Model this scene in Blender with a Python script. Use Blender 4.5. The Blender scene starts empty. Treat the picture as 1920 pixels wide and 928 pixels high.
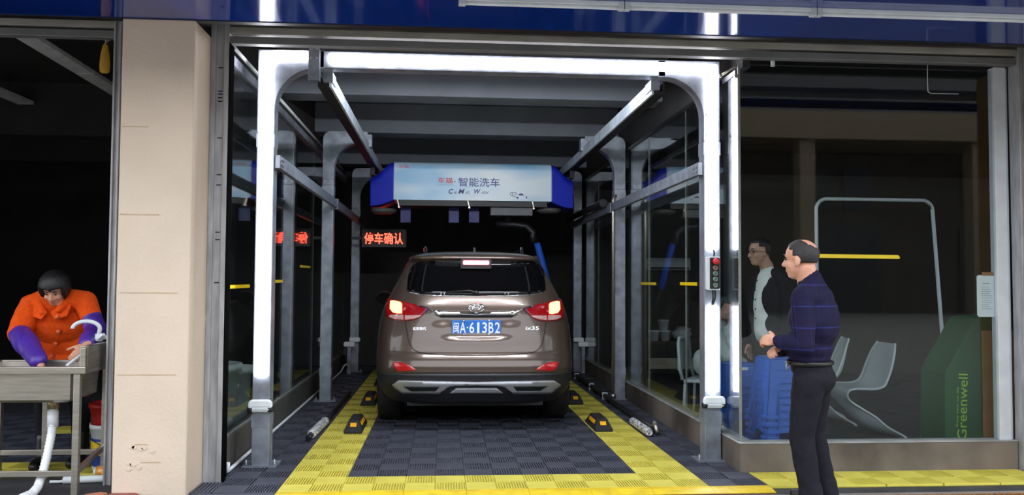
import bpy, bmesh, math, random
import numpy as np
from mathutils import Vector, Matrix
from mathutils.bvhtree import BVHTree
from mathutils.geometry import delaunay_2d_cdt

# ------------------------------------------------------------------ camera
random.seed(7)
rng = np.random.default_rng(7)
SC = bpy.context.scene
COL = SC.collection
F_PX = 1597.0
CAM_H = 1.33
_yaw, _pitch, _roll = [math.radians(a) for a in (4.602, 2.375, -0.323)]
_cy, _sy, _cp, _sp = math.cos(_yaw), math.sin(_yaw), math.cos(_pitch), math.sin(_pitch)
FWD = Vector((_sy*_cp, _cy*_cp, _sp))
_r = Vector((_cy, -_sy, 0)); _u = _r.cross(FWD)
RGT = _r*math.cos(_roll) - _u*math.sin(_roll)
UPV = _r*math.sin(_roll) + _u*math.cos(_roll)
EYE = Vector((0, 0, CAM_H))
cd = bpy.data.cameras.new('camera'); cam = bpy.data.objects.new('camera', cd); COL.objects.link(cam)
cd.sensor_fit = 'HORIZONTAL'; cd.sensor_width = 36.0; cd.lens = F_PX/1920*36.0
cd.clip_start = 0.05; cd.clip_end = 300
_m = Matrix((RGT, UPV, -FWD)).transposed().to_4x4(); _m.translation = EYE
cam.matrix_world = _m
SC.camera = cam

def ray(x, y): return FWD + RGT*((x-960)/F_PX) + UPV*((464-y)/F_PX)
def on_ground(x, y, z=0.0):
    d = ray(x, y); return EYE + d*((z-CAM_H)/d.z)
def on_y(x, y, Y):
    d = ray(x, y); return EYE + d*(Y/d.y)
def on_x(x, y, X):
    d = ray(x, y); return EYE + d*(X/d.x)

# ------------------------------------------------------------------ world light (overcast daylight over the street)
w = bpy.data.worlds.new('world'); SC.world = w; w.use_nodes = True
bg = w.node_tree.nodes['Background']
bg.inputs[0].default_value = (0.86, 0.92, 1.0, 1); bg.inputs[1].default_value = 1.4
SC.view_settings.view_transform = 'Standard'; SC.view_settings.look = 'None'
SC.view_settings.gamma = 1.0; SC.view_settings.use_curve_mapping = False
SC.view_settings.exposure = 1.35
LED_POWER = 7.0      # front portal tubes
LED_INNER = 74.0     # tube on the inner side of the portal beam

# ------------------------------------------------------------------ materials
def srgb(r, g, b):
    def f(c):
        c /= 255.0
        return c/12.92 if c <= 0.04045 else ((c+0.055)/1.055)**2.4
    return (f(r), f(g), f(b), 1.0)
MATS = {}
def mat(name, col, rough=0.5, metal=0.0, var=0.12, scale=8.0, bump=0.0, bscale=60.0, coat=0.0, emit=None, estr=0.0, spec=0.5, stretch=None, var2=None):
    if name in MATS: return MATS[name]
    m = bpy.data.materials.new(name); m.use_nodes = True
    nt = m.node_tree; b = nt.nodes['Principled BSDF']
    b.inputs['Roughness'].default_value = rough; b.inputs['Metallic'].default_value = metal
    b.inputs['Coat Weight'].default_value = coat; b.inputs['Coat Roughness'].default_value = 0.05
    b.inputs['Specular IOR Level'].default_value = spec
    tc = nt.nodes.new('ShaderNodeTexCoord')
    src = tc.outputs['Object']
    if stretch:
        mp = nt.nodes.new('ShaderNodeMapping'); mp.inputs['Scale'].default_value = stretch
        nt.links.new(src, mp.inputs[0]); src = mp.outputs[0]
    n = nt.nodes.new('ShaderNodeTexNoise'); n.inputs['Scale'].default_value = scale; n.inputs['Detail'].default_value = 5
    nt.links.new(src, n.inputs['Vector'])
    rp = nt.nodes.new('ShaderNodeValToRGB')
    c = Vector(col[:3])
    lo = c*(1-var); hi = c*(1+var)
    if var2: lo = Vector(var2[:3])
    rp.color_ramp.elements[0].position = 0.35; rp.color_ramp.elements[1].position = 0.65
    rp.color_ramp.elements[0].color = (*lo, 1); rp.color_ramp.elements[1].color = (*[min(1, v) for v in hi], 1)
    nt.links.new(n.outputs['Fac'], rp.inputs[0]); nt.links.new(rp.outputs[0], b.inputs['Base Color'])
    if bump > 0:
        n2 = nt.nodes.new('ShaderNodeTexNoise'); n2.inputs['Scale'].default_value = bscale; n2.inputs['Detail'].default_value = 4
        nt.links.new(src, n2.inputs['Vector'])
        bp = nt.nodes.new('ShaderNodeBump'); bp.inputs['Strength'].default_value = bump; bp.inputs['Distance'].default_value = 0.01
        nt.links.new(n2.outputs['Fac'], bp.inputs['Height']); nt.links.new(bp.outputs[0], b.inputs['Normal'])
    if emit is not None:
        b.inputs['Emission Color'].default_value = emit; b.inputs['Emission Strength'].default_value = estr
    MATS[name] = m
    return m
def glass_mat(name, tint=(0.86, 0.9, 0.9), f0=0.05, dirt=0.02):
    m = bpy.data.materials.new(name); m.use_nodes = True; nt = m.node_tree
    for n in list(nt.nodes): nt.nodes.remove(n)
    out = nt.nodes.new('ShaderNodeOutputMaterial')
    tr = nt.nodes.new('ShaderNodeBsdfTransparent'); tr.inputs[0].default_value = (*tint, 1)
    gl = nt.nodes.new('ShaderNodeBsdfGlossy'); gl.inputs['Roughness'].default_value = 0.02
    gl.inputs[0].default_value = (1, 1, 1, 1)
    lw = nt.nodes.new('ShaderNodeLayerWeight'); lw.inputs['Blend'].default_value = 0.5
    pw = nt.nodes.new('ShaderNodeMath'); pw.operation = 'POWER'; pw.inputs[1].default_value = 5
    ml = nt.nodes.new('ShaderNodeMath'); ml.operation = 'MULTIPLY_ADD'; ml.inputs[1].default_value = 1-f0; ml.inputs[2].default_value = f0
    nt.links.new(lw.outputs['Facing'], pw.inputs[0]); nt.links.new(pw.outputs[0], ml.inputs[0])
    mx = nt.nodes.new('ShaderNodeMixShader')
    nt.links.new(ml.outputs[0], mx.inputs[0]); nt.links.new(tr.outputs[0], mx.inputs[1]); nt.links.new(gl.outputs[0], mx.inputs[2])
    # dried spray film: a faint diffuse veil with vertical streaks
    df = nt.nodes.new('ShaderNodeBsdfDiffuse'); df.inputs[0].default_value = (0.6, 0.65, 0.63, 1)
    tc = nt.nodes.new('ShaderNodeTexCoord'); mp = nt.nodes.new('ShaderNodeMapping'); mp.inputs['Scale'].default_value = (9, 9, 1.2)
    nz = nt.nodes.new('ShaderNodeTexNoise'); nz.inputs['Scale'].default_value = 3; nz.inputs['Detail'].default_value = 8
    rp = nt.nodes.new('ShaderNodeMapRange'); rp.inputs[1].default_value = 0.45; rp.inputs[2].default_value = 0.8; rp.inputs[3].default_value = dirt*0.2; rp.inputs[4].default_value = dirt*2
    nt.links.new(tc.outputs['Object'], mp.inputs[0]); nt.links.new(mp.outputs[0], nz.inputs['Vector']); nt.links.new(nz.outputs['Fac'], rp.inputs[0])
    mx2 = nt.nodes.new('ShaderNodeMixShader')
    nt.links.new(rp.outputs[0], mx2.inputs[0]); nt.links.new(mx.outputs[0], mx2.inputs[1]); nt.links.new(df.outputs[0], mx2.inputs[2])
    nt.links.new(mx2.outputs[0], out.inputs[0])
    MATS[name] = m
    return m

M_GALV = mat('galvanised_steel', srgb(138, 144, 154), 0.45, 0.5, 0.22, 9, 0.15, 40)
M_STEEL = mat('brushed_stainless', srgb(176, 170, 158), 0.33, 0.85, 0.12, 5, 0.08, 30, stretch=(1, 1, 12))
M_ALU = mat('shutter_track_metal', srgb(168, 168, 170), 0.5, 0.3, 0.2, 6, 0.12, 30, stretch=(4, 4, 0.7))
M_SHUT = mat('shutter_header_metal', srgb(150, 146, 138), 0.55, 0.3, 0.18, 5, 0.1, 30, stretch=(0.6, 3, 3))
M_DKMET = mat('dark_metal', srgb(38, 38, 42), 0.45, 0.4, 0.2)
M_BLKPL = mat('black_plastic', srgb(22, 22, 24), 0.5, 0, 0.2)
M_RUBBER = mat('black_rubber', srgb(20, 20, 22), 0.75, 0, 0.25, 14, 0.2, 80)
M_WHITE = mat('white_plastic', srgb(226, 230, 232), 0.35, 0, 0.05)
M_WPAINT = mat('white_painted_metal', srgb(205, 210, 214), 0.4, 0.1, 0.06)
M_LED = mat('led_tube', srgb(255, 255, 255), 0.5, 0, 0.0, emit=(0.93, 0.92, 1.0, 1), estr=LED_POWER)
M_YTILE = mat('yellow_floor_plastic', srgb(208, 196, 82), 0.55, 0, 0.08, 5, 0.1, 120)
M_DTILE = mat('charcoal_floor_plastic', srgb(66, 68, 80), 0.55, 0, 0.14, 4, 0.1, 120)
M_YEDGE = mat('yellow_edge_plastic', srgb(222, 190, 40), 0.4, 0, 0.16, 9)
M_CONC = mat('grey_concrete', srgb(118, 112, 106), 0.85, 0, 0.2, 3, 0.3, 30)
M_CURB = mat('damp_concrete_curb', srgb(112, 102, 92), 0.7, 0, 0.1, 1.6, 0.25, 30, var2=srgb(66, 58, 52))
M_CURBD = mat('dark_concrete_curb', srgb(72, 70, 66), 0.75, 0, 0.2, 3, 0.25, 30)
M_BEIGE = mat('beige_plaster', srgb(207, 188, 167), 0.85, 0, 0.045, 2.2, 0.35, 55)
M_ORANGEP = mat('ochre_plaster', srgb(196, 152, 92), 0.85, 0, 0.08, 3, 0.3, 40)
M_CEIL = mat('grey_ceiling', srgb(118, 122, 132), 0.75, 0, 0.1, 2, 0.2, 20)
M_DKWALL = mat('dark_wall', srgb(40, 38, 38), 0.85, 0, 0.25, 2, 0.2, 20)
M_BLUESOF = mat('glossy_blue_panel', srgb(8, 46, 132), 0.10, 0.0, 0.05, 1.2, coat=0.6)
M_GLASS = glass_mat('clear_glass', f0=0.04, dirt=0.004)
M_GLASSF = glass_mat('front_glass', f0=0.03, dirt=0.0006)
M_PAVE = mat('street_pavement', srgb(128, 124, 118), 0.85, 0, 0.15, 3, 0.2, 30)
M_SKIN = mat('skin', srgb(206, 150, 122), 0.5, 0, 0.07, 14)
M_HAIR = mat('black_hair', srgb(18, 16, 17), 0.45, 0, 0.3, 60, 0.4, 160, stretch=(1, 1, 0.3))
M_STRIPDK = mat('matt_black_strip', srgb(14, 14, 14), 1.0, 0, 0.2, spec=0.0)
M_EYE = mat('eye_dark', srgb(26, 20, 18), 0.25, 0, 0.1)

# ------------------------------------------------------------------ mesh helpers
class MB:
    def __init__(s): s.v = []; s.f = []; s.mi = []; s.sm = []
    def add(s, vs, fs, m=0, smooth=False):
        o = len(s.v); s.v += [tuple(v) for v in vs]
        for f in fs: s.f.append([i+o for i in f]); s.mi.append(m); s.sm.append(smooth)
        return s
    def box(s, x0, x1, y0, y1, z0, z1, m=0):
        vs = [(x, y, z) for x in (x0, x1) for y in (y0, y1) for z in (z0, z1)]
        fs = [(0,1,3,2),(4,6,7,5),(0,4,5,1),(2,3,7,6),(0,2,6,4),(1,5,7,3)]
        return s.add(vs, fs, m)
    def obox(s, c, ax, hs, m=0):          # oriented box: centre, 3 axes, half sizes
        c = Vector(c); a = [Vector(q).normalized() for q in ax]
        vs = [c + a[0]*(i*hs[0]) + a[1]*(j*hs[1]) + a[2]*(k*hs[2]) for i in (-1,1) for j in (-1,1) for k in (-1,1)]
        fs = [(0,1,3,2),(4,6,7,5),(0,4,5,1),(2,3,7,6),(0,2,6,4),(1,5,7,3)]
        return s.add(vs, fs, m)
    def bar(s, p0, p1, w, h, m=0, up=(0,0,1)):
        p0 = Vector(p0); p1 = Vector(p1); d = (p1-p0).normalized(); u = Vector(up)
        if abs(d.dot(u)) > 0.98: u = Vector((0,1,0))
        sx = d.cross(u).normalized(); uu = sx.cross(d)
        return s.obox((p0+p1)/2, (d, sx, uu), ((p1-p0).length/2, w/2, h/2), m)
    def tube(s, pts, r, n=12, m=0, closed=False, caps=True, smooth=True):
        pts = [Vector(p) for p in pts]; k = len(pts)
        rs = r if isinstance(r, (list, tuple)) else [r]*k
        prev = None; vs = []
        for i, p in enumerate(pts):
            if closed: t = pts[(i+1) % k]-pts[i-1]
            else: t = pts[min(i+1, k-1)]-pts[max(i-1, 0)]
            t.normalize()
            if prev is None:
                a = Vector((0,0,1)) if abs(t.z) < 0.9 else Vector((1,0,0))
                a = (a - t*a.dot(t)).normalized()
            else:
                a = prev - t*prev.dot(t)
                a.normalize()
            prev = a; b = t.cross(a)
            for j in range(n):
                th = 2*math.pi*j/n; vs.append(p + (a*math.cos(th)+b*math.sin(th))*rs[i])
        fs = []
        for i in range(k if closed else k-1):
            for j in range(n):
                i2 = (i+1) % k
                fs.append((i*n+j, i*n+(j+1) % n, i2*n+(j+1) % n, i2*n+j))
        s.add(vs, fs, m, smooth)
        if caps and not closed:
            o = len(s.v)-len(vs)
            s.f.append([o+j for j in range(n)][::-1]); s.mi.append(m); s.sm.append(False)
            s.f.append([o+(k-1)*n+j for j in range(n)]); s.mi.append(m); s.sm.append(False)
        return s
    def cyl(s, p0, p1, r, n=16, m=0): return s.tube([p0, p1], r, n, m)
    def lathe(s, c, prof, n=24, m=0, axis='z', smooth=True):
        c = Vector(c); vs = []
        for (r, h) in prof:
            for j in range(n):
                th = 2*math.pi*j/n; a, b = r*math.cos(th), r*math.sin(th)
                if axis == 'z': vs.append(c+Vector((a, b, h)))
                elif axis == 'y': vs.append(c+Vector((a, h, b)))
                else: vs.append(c+Vector((h, a, b)))
        fs = []
        for i in range(len(prof)-1):
            for j in range(n): fs.append((i*n+j, i*n+(j+1) % n, (i+1)*n+(j+1) % n, (i+1)*n+j))
        s.add(vs, fs, m, smooth)
        o = len(s.v)-len(vs)
        for i, rv in ((0, True), (len(prof)-1, False)):
            if prof[i][0] > 1e-5:
                q = [o+i*n+j for j in range(n)]
                s.f.append(q[::-1] if rv else q); s.mi.append(m); s.sm.append(False)
        return s
    def prism(s, poly, lo, hi, axis='y', m=0):     # 2-D outline extruded along an axis
        k = len(poly)
        def P(a, b, h):
            return {'y': (a, h, b), 'x': (h, a, b), 'z': (a, b, h)}[axis]
        vs = [P(a, b, lo) for a, b in poly]+[P(a, b, hi) for a, b in poly]
        fs = [list(range(k))[::-1], [k+i for i in range(k)]]+[(i, (i+1) % k, k+(i+1) % k, k+i) for i in range(k)]
        return s.add(vs, fs, m)
    def ball(s, c, r, n=12, m=0):
        c = Vector(c); R = r if isinstance(r, (tuple, list)) else (r, r, r); vs = []; fs = []
        h = n//2
        for i in range(h+1):
            a = math.pi*i/h
            for j in range(n):
                b = 2*math.pi*j/n
                vs.append(c+Vector((R[0]*math.sin(a)*math.cos(b), R[1]*math.sin(a)*math.sin(b), R[2]*math.cos(a))))
        for i in range(h):
            for j in range(n): fs.append((i*n+j, i*n+(j+1) % n, (i+1)*n+(j+1) % n, (i+1)*n+j))
        return s.add(vs, fs, m, True)
    def mesh(s, name, mats):
        me = bpy.data.meshes.new(name); me.from_pydata(s.v, [], s.f)
        for mm in (mats if isinstance(mats, (list, tuple)) else [mats]): me.materials.append(mm)
        me.polygons.foreach_set('material_index', s.mi); me.polygons.foreach_set('use_smooth', s.sm)
        bm = bmesh.new(); bm.from_mesh(me); bmesh.ops.remove_doubles(bm, verts=bm.verts, dist=1e-6)
        bmesh.ops.recalc_face_normals(bm, faces=bm.faces); bm.to_mesh(me); bm.free(); me.update()
        return me
    def build(s, name, mats, parent=None, bevel=0.0, loc=None):
        o = bpy.data.objects.new(name, s.mesh(name, mats)); COL.objects.link(o)
        if parent is not None: attach(o, parent)
        if loc is not None: o.location = loc
        if bevel:
            b = o.modifiers.new('bevel', 'BEVEL'); b.width = bevel; b.segments = 2; b.limit_method = 'ANGLE'
        return o
def attach(o, parent):
    # vertices are in world space; the Empty sits at the thing's base
    o.parent = parent
    o.matrix_parent_inverse = Matrix.Translation(-world_loc(parent))
def world_loc(o):
    v = o.location.copy()
    return v
def tag(o, label, cat, group=None):
    o['label'] = label; o['category'] = cat
    if group: o['group'] = group
    return o
def struct(o):
    o['kind'] = 'structure'; return o
def thing(name, label, cat, loc=(0,0,0), group=None):
    o = bpy.data.objects.new(name, None); o.empty_display_size = 0.05; COL.objects.link(o); o.location = loc
    return tag(o, label, cat, group)
def part(name, mb, mats, parent, bevel=0.0, label=None):
    """mb holds world coordinates; it becomes a child of parent (thing, or part made here)"""
    me = mb.mesh(name, mats)
    o = bpy.data.objects.new(name, me); COL.objects.link(o)
    base = parent.location if parent.parent is None else parent.parent.location
    if parent.parent is None:
        me.transform(Matrix.Translation(-parent.location))
    else:
        me.transform(Matrix.Translation(-(parent.parent.location+parent.location)))
    o.parent = parent
    if bevel:
        b = o.modifiers.new('bevel', 'BEVEL'); b.width = bevel; b.segments = 2; b.limit_method = 'ANGLE'
    if label: o['label'] = label
    if name in SMALL: o['kind'] = 'stuff'
    return o
SMALL = ('bolts', 'anchor_bolt', 'corner_screws', 'plate_bolts', 'pipe_clip', 'chain', 'coupling', 'hook', 'hanger', 'foot_rim', 'printed_mark', 'printed_swirl')
def solo(name, mb, mats, label, cat, group=None, bevel=0.0):
    """one-mesh thing with its origin at the base of its bounding box"""
    me = mb.mesh(name, mats)
    co = np.array([v.co for v in me.vertices]); c = (co.min(0)+co.max(0))/2; c[2] = co[:, 2].min()
    me.transform(Matrix.Translation(-Vector(c)))
    o = bpy.data.objects.new(name, me); COL.objects.link(o); o.location = c
    if bevel:
        b = o.modifiers.new('bevel', 'BEVEL'); b.width = bevel; b.segments = 2; b.limit_method = 'ANGLE'
    return tag(o, label, cat, group)
def structure(name, mb, mats, bevel=0.0):
    o = bpy.data.objects.new(name, mb.mesh(name, mats)); COL.objects.link(o)
    if bevel:
        b = o.modifiers.new('bevel', 'BEVEL'); b.width = bevel; b.segments = 2; b.limit_method = 'ANGLE'
    return struct(o)
def copy_thing(src, loc, label=None, rz=0.0, group=None):
    r = src.copy(); COL.objects.link(r); r.location = loc; r.rotation_euler = (0, 0, rz)
    if label: r['label'] = label
    if group: r['group'] = group
    for ch in list(src.children):
        c = ch.copy(); COL.objects.link(c); c.parent = r
        for g in list(ch.children):
            d = g.copy(); COL.objects.link(d); d.parent = c
    return r
def text_mb(body, height, width=None, origin=(0,0,0), xa=(1,0,0), ya=(0,0,1), depth=0.002, bold=0.0, shear=0.0, mirror=False):
    """lettering as real thin relief: returns an MB; height and width in metres, origin at the lower left"""
    cu = bpy.data.curves.new('lettering', 'FONT'); cu.body = body; cu.size = 1.0; cu.resolution_u = 3
    cu.offset = bold; cu.shear = shear; cu.extrude = 0.5
    o = bpy.data.objects.new('lettering', cu); COL.objects.link(o)
    dg = bpy.context.evaluated_depsgraph_get(); dg.update()
    me = bpy.data.meshes.new_from_object(o.evaluated_get(dg))
    COL.objects.unlink(o); bpy.data.objects.remove(o); bpy.data.curves.remove(cu)
    mb = MB()
    co = np.array([v.co for v in me.vertices]); mn = co.min(0); mx = co.max(0)
    sy = height/(mx[1]-mn[1]); sx = (width/(mx[0]-mn[0])) if width else sy
    X = Vector(xa).normalized(); Y = Vector(ya).normalized(); N = X.cross(Y); O = Vector(origin)
    vs = []
    for c in co:
        vs.append(O + X*((c[0]-mn[0])*sx) + Y*((c[1]-mn[1])*sy) + N*((c[2]+0.5)*depth))
    mb.add(vs, [list(p.vertices) for p in me.polygons])
    bpy.data.meshes.remove(me)
    return mb
def arc(cx, cz, r, a0, a1, n=8):
    return [(cx+r*math.cos(math.radians(a0+(a1-a0)*i/n)), cz+r*math.sin(math.radians(a0+(a1-a0)*i/n))) for i in range(n+1)]
def rrect(x0, x1, y0, y1, r, n=5):
    return arc(x1-r, y1-r, r, 0, 90, n)+arc(x0+r, y1-r, r, 90, 180, n)+arc(x0+r, y0+r, r, 180, 270, n)+arc(x1-r, y0+r, r, 270, 360, n)
# ------------------------------------------------------------------ the setting
BACK = 14.0
GL, GR = -1.52, 2.13           # planes of the side glass
FLOOR_Z = -0.02
b = MB(); b.box(-7, 9, 5.4, BACK+0.2, -0.2, FLOOR_Z)
structure('floor', b, mat('bay_concrete_floor', srgb(50, 50, 54), 0.7, 0, 0.25, 5, 0.4, 60))
b = MB(); b.box(-40, 40, -29.0, 5.17, -0.3, FLOOR_Z-0.01); structure('street_pavement', b, M_PAVE)
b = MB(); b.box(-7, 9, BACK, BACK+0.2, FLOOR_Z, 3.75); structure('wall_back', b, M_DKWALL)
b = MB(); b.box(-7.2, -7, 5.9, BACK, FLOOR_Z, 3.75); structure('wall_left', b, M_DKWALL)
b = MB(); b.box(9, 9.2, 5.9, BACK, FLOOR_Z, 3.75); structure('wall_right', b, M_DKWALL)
ceil = MB(); ceil.box(-1.6, 2.2, 5.5, BACK, 3.55, 3.75)
ceil = structure('ceiling', ceil, M_CEIL)
for (y, zb, wd) in ((8.4, 3.17, 0.35), (10.6, 3.18, 0.35), (13.0, 3.12, 0.35)):
    q = MB(); q.box(-1.6, 2.2, y, y+wd, zb, 3.55)
    part('ceiling_beam', q, M_CEIL, ceil, 0.01)
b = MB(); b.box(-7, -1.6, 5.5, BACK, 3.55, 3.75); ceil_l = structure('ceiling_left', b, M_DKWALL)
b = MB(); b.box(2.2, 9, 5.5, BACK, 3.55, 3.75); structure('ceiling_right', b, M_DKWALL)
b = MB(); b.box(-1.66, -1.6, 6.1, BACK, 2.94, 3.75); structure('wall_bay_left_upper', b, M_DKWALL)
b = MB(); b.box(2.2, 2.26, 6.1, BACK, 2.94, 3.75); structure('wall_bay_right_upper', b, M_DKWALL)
# upper building wall above the shutters
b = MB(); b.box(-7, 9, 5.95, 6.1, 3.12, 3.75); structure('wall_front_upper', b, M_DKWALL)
# rear wall of the showroom and the solid wall between bay and left bay behind the glass
b = MB(); b.box(2.2, 9, 12.6, 12.75, FLOOR_Z, 3.0); structure('wall_showroom_back', b, mat('showroom_wall', srgb(70, 66, 62), 0.8, 0, 0.1, 2))
# glossy blue soffit under the sign box
b = MB(); b.box(-7, 9, 4.45, 5.5, 2.99, 3.03); structure('soffit_panel', b, M_BLUESOF)
b = MB(); b.box(-7, 9, 4.35, 4.45, 2.95, 5.0); structure('sign_fascia', b, M_BLUESOF)
b = MB(); b.box(-7, 9, 5.5, 5.56, 2.985, 3.6); structure('soffit_edge_trim', b, M_DKMET)

# beige pillars
def pillar(name, x0, x1, m, seams=True):
    q = MB(); q.box(x0, x1, 5.5, 5.98, FLOOR_Z, 2.99)
    o = structure(name, q, m, 0.012)
    return o
pl = pillar('pillar_left', -2.035, -1.585, M_BEIGE)
M_SEAM = mat('plaster_seam', srgb(186, 164, 132), 0.9, 0, 0.1)
# recessed-looking plaster courses: shallow proud bands of render laid over the joints
for (z, xa, xb) in ((2.30, -2.02, -1.86), (1.745, -2.02, -1.78), (1.255, -2.01, -1.66), (0.745, -2.01, -1.66), (0.315, -1.90, -1.82), (0.205, -1.86, -1.74)):
    q = MB(); q.box(xa, xb, 5.4975, 5.502, z-0.003, z+0.003); part('plaster_joint', q, M_SEAM, pl)
for i in range(9):          # chipped render at the foot of the pillar
    q = MB(); cx = -1.86+rng.uniform(-0.07, 0.07); cz = 0.22+rng.uniform(-0.09, 0.09)
    k = 7; pts = [(cx+rng.uniform(0.008, 0.024)*math.cos(2*math.pi*j/k), cz+rng.uniform(0.006, 0.018)*math.sin(2*math.pi*j/k)) for j in range(k)]
    q.prism(pts, 5.496, 5.502); part('plaster_chip', q, M_BEIGE, pl)
q = MB(); q.tube([(-1.592, 5.86, FLOOR_Z), (-1.592, 5.86, 1.05), (-1.588, 5.858, 1.08), (-1.592, 5.86, 1.11), (-1.592, 5.86, 2.98)], 0.008, 8)
part('render_edge_bead', q, M_BEIGE, pl)
pillar('pillar_right', 4.26, 4.9, M_ORANGEP)

# roller shutter tracks and header boxes
def track(name, x0, x1):
    q = MB(); y0, y1 = 5.86, 5.97
    q.box(x0, x1, y0+0.02, y1, FLOOR_Z, 3.1)
    q.box(x0, x0+(x1-x0)*0.28, y0, y1, FLOOR_Z, 3.1)
    q.box(x1-(x1-x0)*0.28, x1, y0, y1, FLOOR_Z, 3.1)
    o = structure(name, q, M_ALU, 0.004)
    return o
t1 = track('shutter_track_bay_left', -1.584, -1.462)
for z in (2.78, 2.62, 2.60, 2.575, 2.55, 2.30, 2.05, 1.98, 1.66, 1.61, 1.32):     # worn dents of the shutter lath ends
    q = MB(); q.box(-1.535, -1.505, 5.878, 5.882, z-0.004, z+0.004); part('wear_mark', q, M_DKMET, t1)
q = MB(); q.box(-1.4618, -1.457, 5.862, 5.985, FLOOR_Z, 2.95); part('shade_strip', q, M_STRIPDK, t1)  # added black strip, darkens the track face the LED tube lights up
track('shutter_track_side_left', -2.222, -2.172)
track('shutter_track_right', 4.185, 4.245)
def header(name, x0, x1, z0):
    q = MB(); q.box(x0, x1, 5.88, 5.95, z0, z0+0.052); o = structure(name, q, mat('header_bottom_bar', srgb(120, 120, 120), 0.5, 0.4, 0.12, 4), 0.004)
    q = MB(); q.prism([(5.87, z0+0.066), (5.95, z0+0.066), (5.95, z0+0.13), (5.885, z0+0.13), (5.865, z0+0.11)], x0, x1, 'x'); part('shutter_lath', q, M_SHUT, o, 0.003)
    q = MB(); q.prism([(5.87, z0+0.136), (5.95, z0+0.136), (5.95, z0+0.26), (5.885, z0+0.2), (5.865, z0+0.18)], x0, x1, 'x'); part('shutter_lath', q, M_SHUT, o, 0.003)
header('shutter_header_bay', -1.462, 4.185, 2.950)
header('shutter_header_side', -6.0, -2.222, 2.966)

# side curbs, front curb
b = MB(); b.box(GL-0.09, GL+0.02, 5.98, 13.4, FLOOR_Z, 0.235); curb_l = structure('curb_left', b, M_CURBD, 0.008)
b = MB(); b.box(GR-0.025, GR+0.09, 6.05, 13.4, FLOOR_Z, 0.2); structure('curb_right', b, M_CURB, 0.008)
b = MB(); b.box(GR-0.025, 4.18, 5.93, 6.05, FLOOR_Z, 0.2); structure('curb_front', b, M_CURB, 0.008)
q = MB(); q.box(GR-0.03, 4.18, 5.925, 6.055, 0.2, 0.206); structure('trim_1', q, mat('curb_cap', srgb(150, 150, 148), 0.7, 0, 0.2, 6, 0.2))
q = MB(); q.box(GR-0.03, GR+0.095, 6.055, 13.4, 0.2, 0.206); structure('trim_2', q, MATS['curb_cap'])

# glass partitions: each pane is a part of its window
def window(name, panes, frames, mglass):
    o = bpy.data.objects.new(name, None); COL.objects.link(o); o.empty_display_size = 0.1
    struct(o); o.location = (panes[0][0], panes[0][2], panes[0][4])
    for p in panes:
        q = MB(); q.box(*p); part('pane', q, mglass, o)
    for (p, m) in frames:
        q = MB(); q.box(*p); part('frame', q, m, o, 0.002)
    return o
M_SEAL = mat('silicone_seal', srgb(120, 122, 118), 0.5, 0, 0.15)
ys = [6.0, 7.35, 8.7, 10.1, 11.6, 13.3]
def side(x, z0):
    panes = []; fr = []
    for a, c in zip(ys[:-1], ys[1:]): panes.append((x-0.005, x+0.005, a+0.003, c-0.003, z0, 2.86))
    for y in ys[1:-1]: fr.append(((x-0.006, x+0.006, y-0.003, y+0.003, z0, 2.86), M_SEAL))
    return panes, fr
pn, fr = side(GL, 0.235); fr += [((GL-0.03, GL+0.03, 5.99, 13.3, 2.86, 2.93), M_GALV), ((GL-0.012, GL+0.012, 5.985, 13.3, 0.2355, 0.247), M_SEAL)]
window('window_1', pn, fr, M_GLASS)
pn, fr = side(GR, 0.207); fr += [((GR-0.012, GR+0.012, 6.03, 13.3, 2.86, 2.90), M_DKMET), ((GR-0.014, GR+0.014, 6.0, 13.3, 0.206, 0.216), M_SEAL), ((GR-0.008, GR+0.010, 5.985, 6.0, 0.207, 2.93), M_SEAL)]
window('window_2', pn, fr, M_GLASS)
window('window_3', [(GR+0.01, 4.06, 5.985, 5.995, 0.207, 2.93)],
       [((4.06, 4.15, 5.96, 6.03, 0.2, 2.95), M_WPAINT), ((4.15, 4.18, 5.985, 6.03, 0.2, 2.95), M_WPAINT), ((GR+0.01, 4.06, 5.978, 6.002, 0.2062, 0.212), M_SEAL)], M_GLASSF)
# a bracket clip tying the glass corner to the header
q = MB(); q.cyl((GR-0.11, 6.06, 2.86), (GR-0.005, 6.0, 2.925), 0.008); q.ball((GR-0.11, 6.06, 2.86), 0.014); q.cyl((GR-0.02, 5.975, 2.84), (GR-0.02, 6.0, 2.84), 0.014)
solo('glass_clamp', q, M_STEEL, 'small steel clamp rod at the top of the glass corner', 'clamp')

# ------------------------------------------------------------------ interlocking floor tiles
def tile_mesh(name, m, nx=2, ny=2, flip=0):
    q = MB(); c = 0.2; top = 0.0; base = -0.018
    X, Y = nx*c, ny*c; e = 0.0015
    for (x0, x1, y0, y1) in ((e, X-e, e, e+0.005), (e, X-e, Y-e-0.005, Y-e), (e, e+0.005, e, Y-e), (X-e-0.005, X-e, e, Y-e)):
        q.box(x0, x1, y0, y1, base, top-0.0005)
    q.box(e, X-e, e, Y-e, -0.0185, -0.0135)
    for i in range(nx):
        for j in range(ny):
            x0, y0 = i*c+0.004, j*c+0.004; s = c-0.008; n = 11; p = s/n
            for k in range(n):
                if (i+j+flip) % 2 == 0: q.box(x0, x0+s, y0+k*p, y0+k*p+p*0.86, base, top)
                else: q.box(x0+k*p, x0+k*p+p*0.46, y0, y0+s, base, top)
    return q.mesh(name, m)
floor_o = bpy.data.objects['floor']
TD, TY = tile_mesh('charcoal_tile', M_DTILE), tile_mesh('yellow_tile', M_YTILE)
def lay(me, x, y, name):
    o = bpy.data.objects.new(name, me); COL.objects.link(o); o.parent = floor_o; o.location = (x, y, 0)
    return o
GX, GY = -1.04, 5.55
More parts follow.
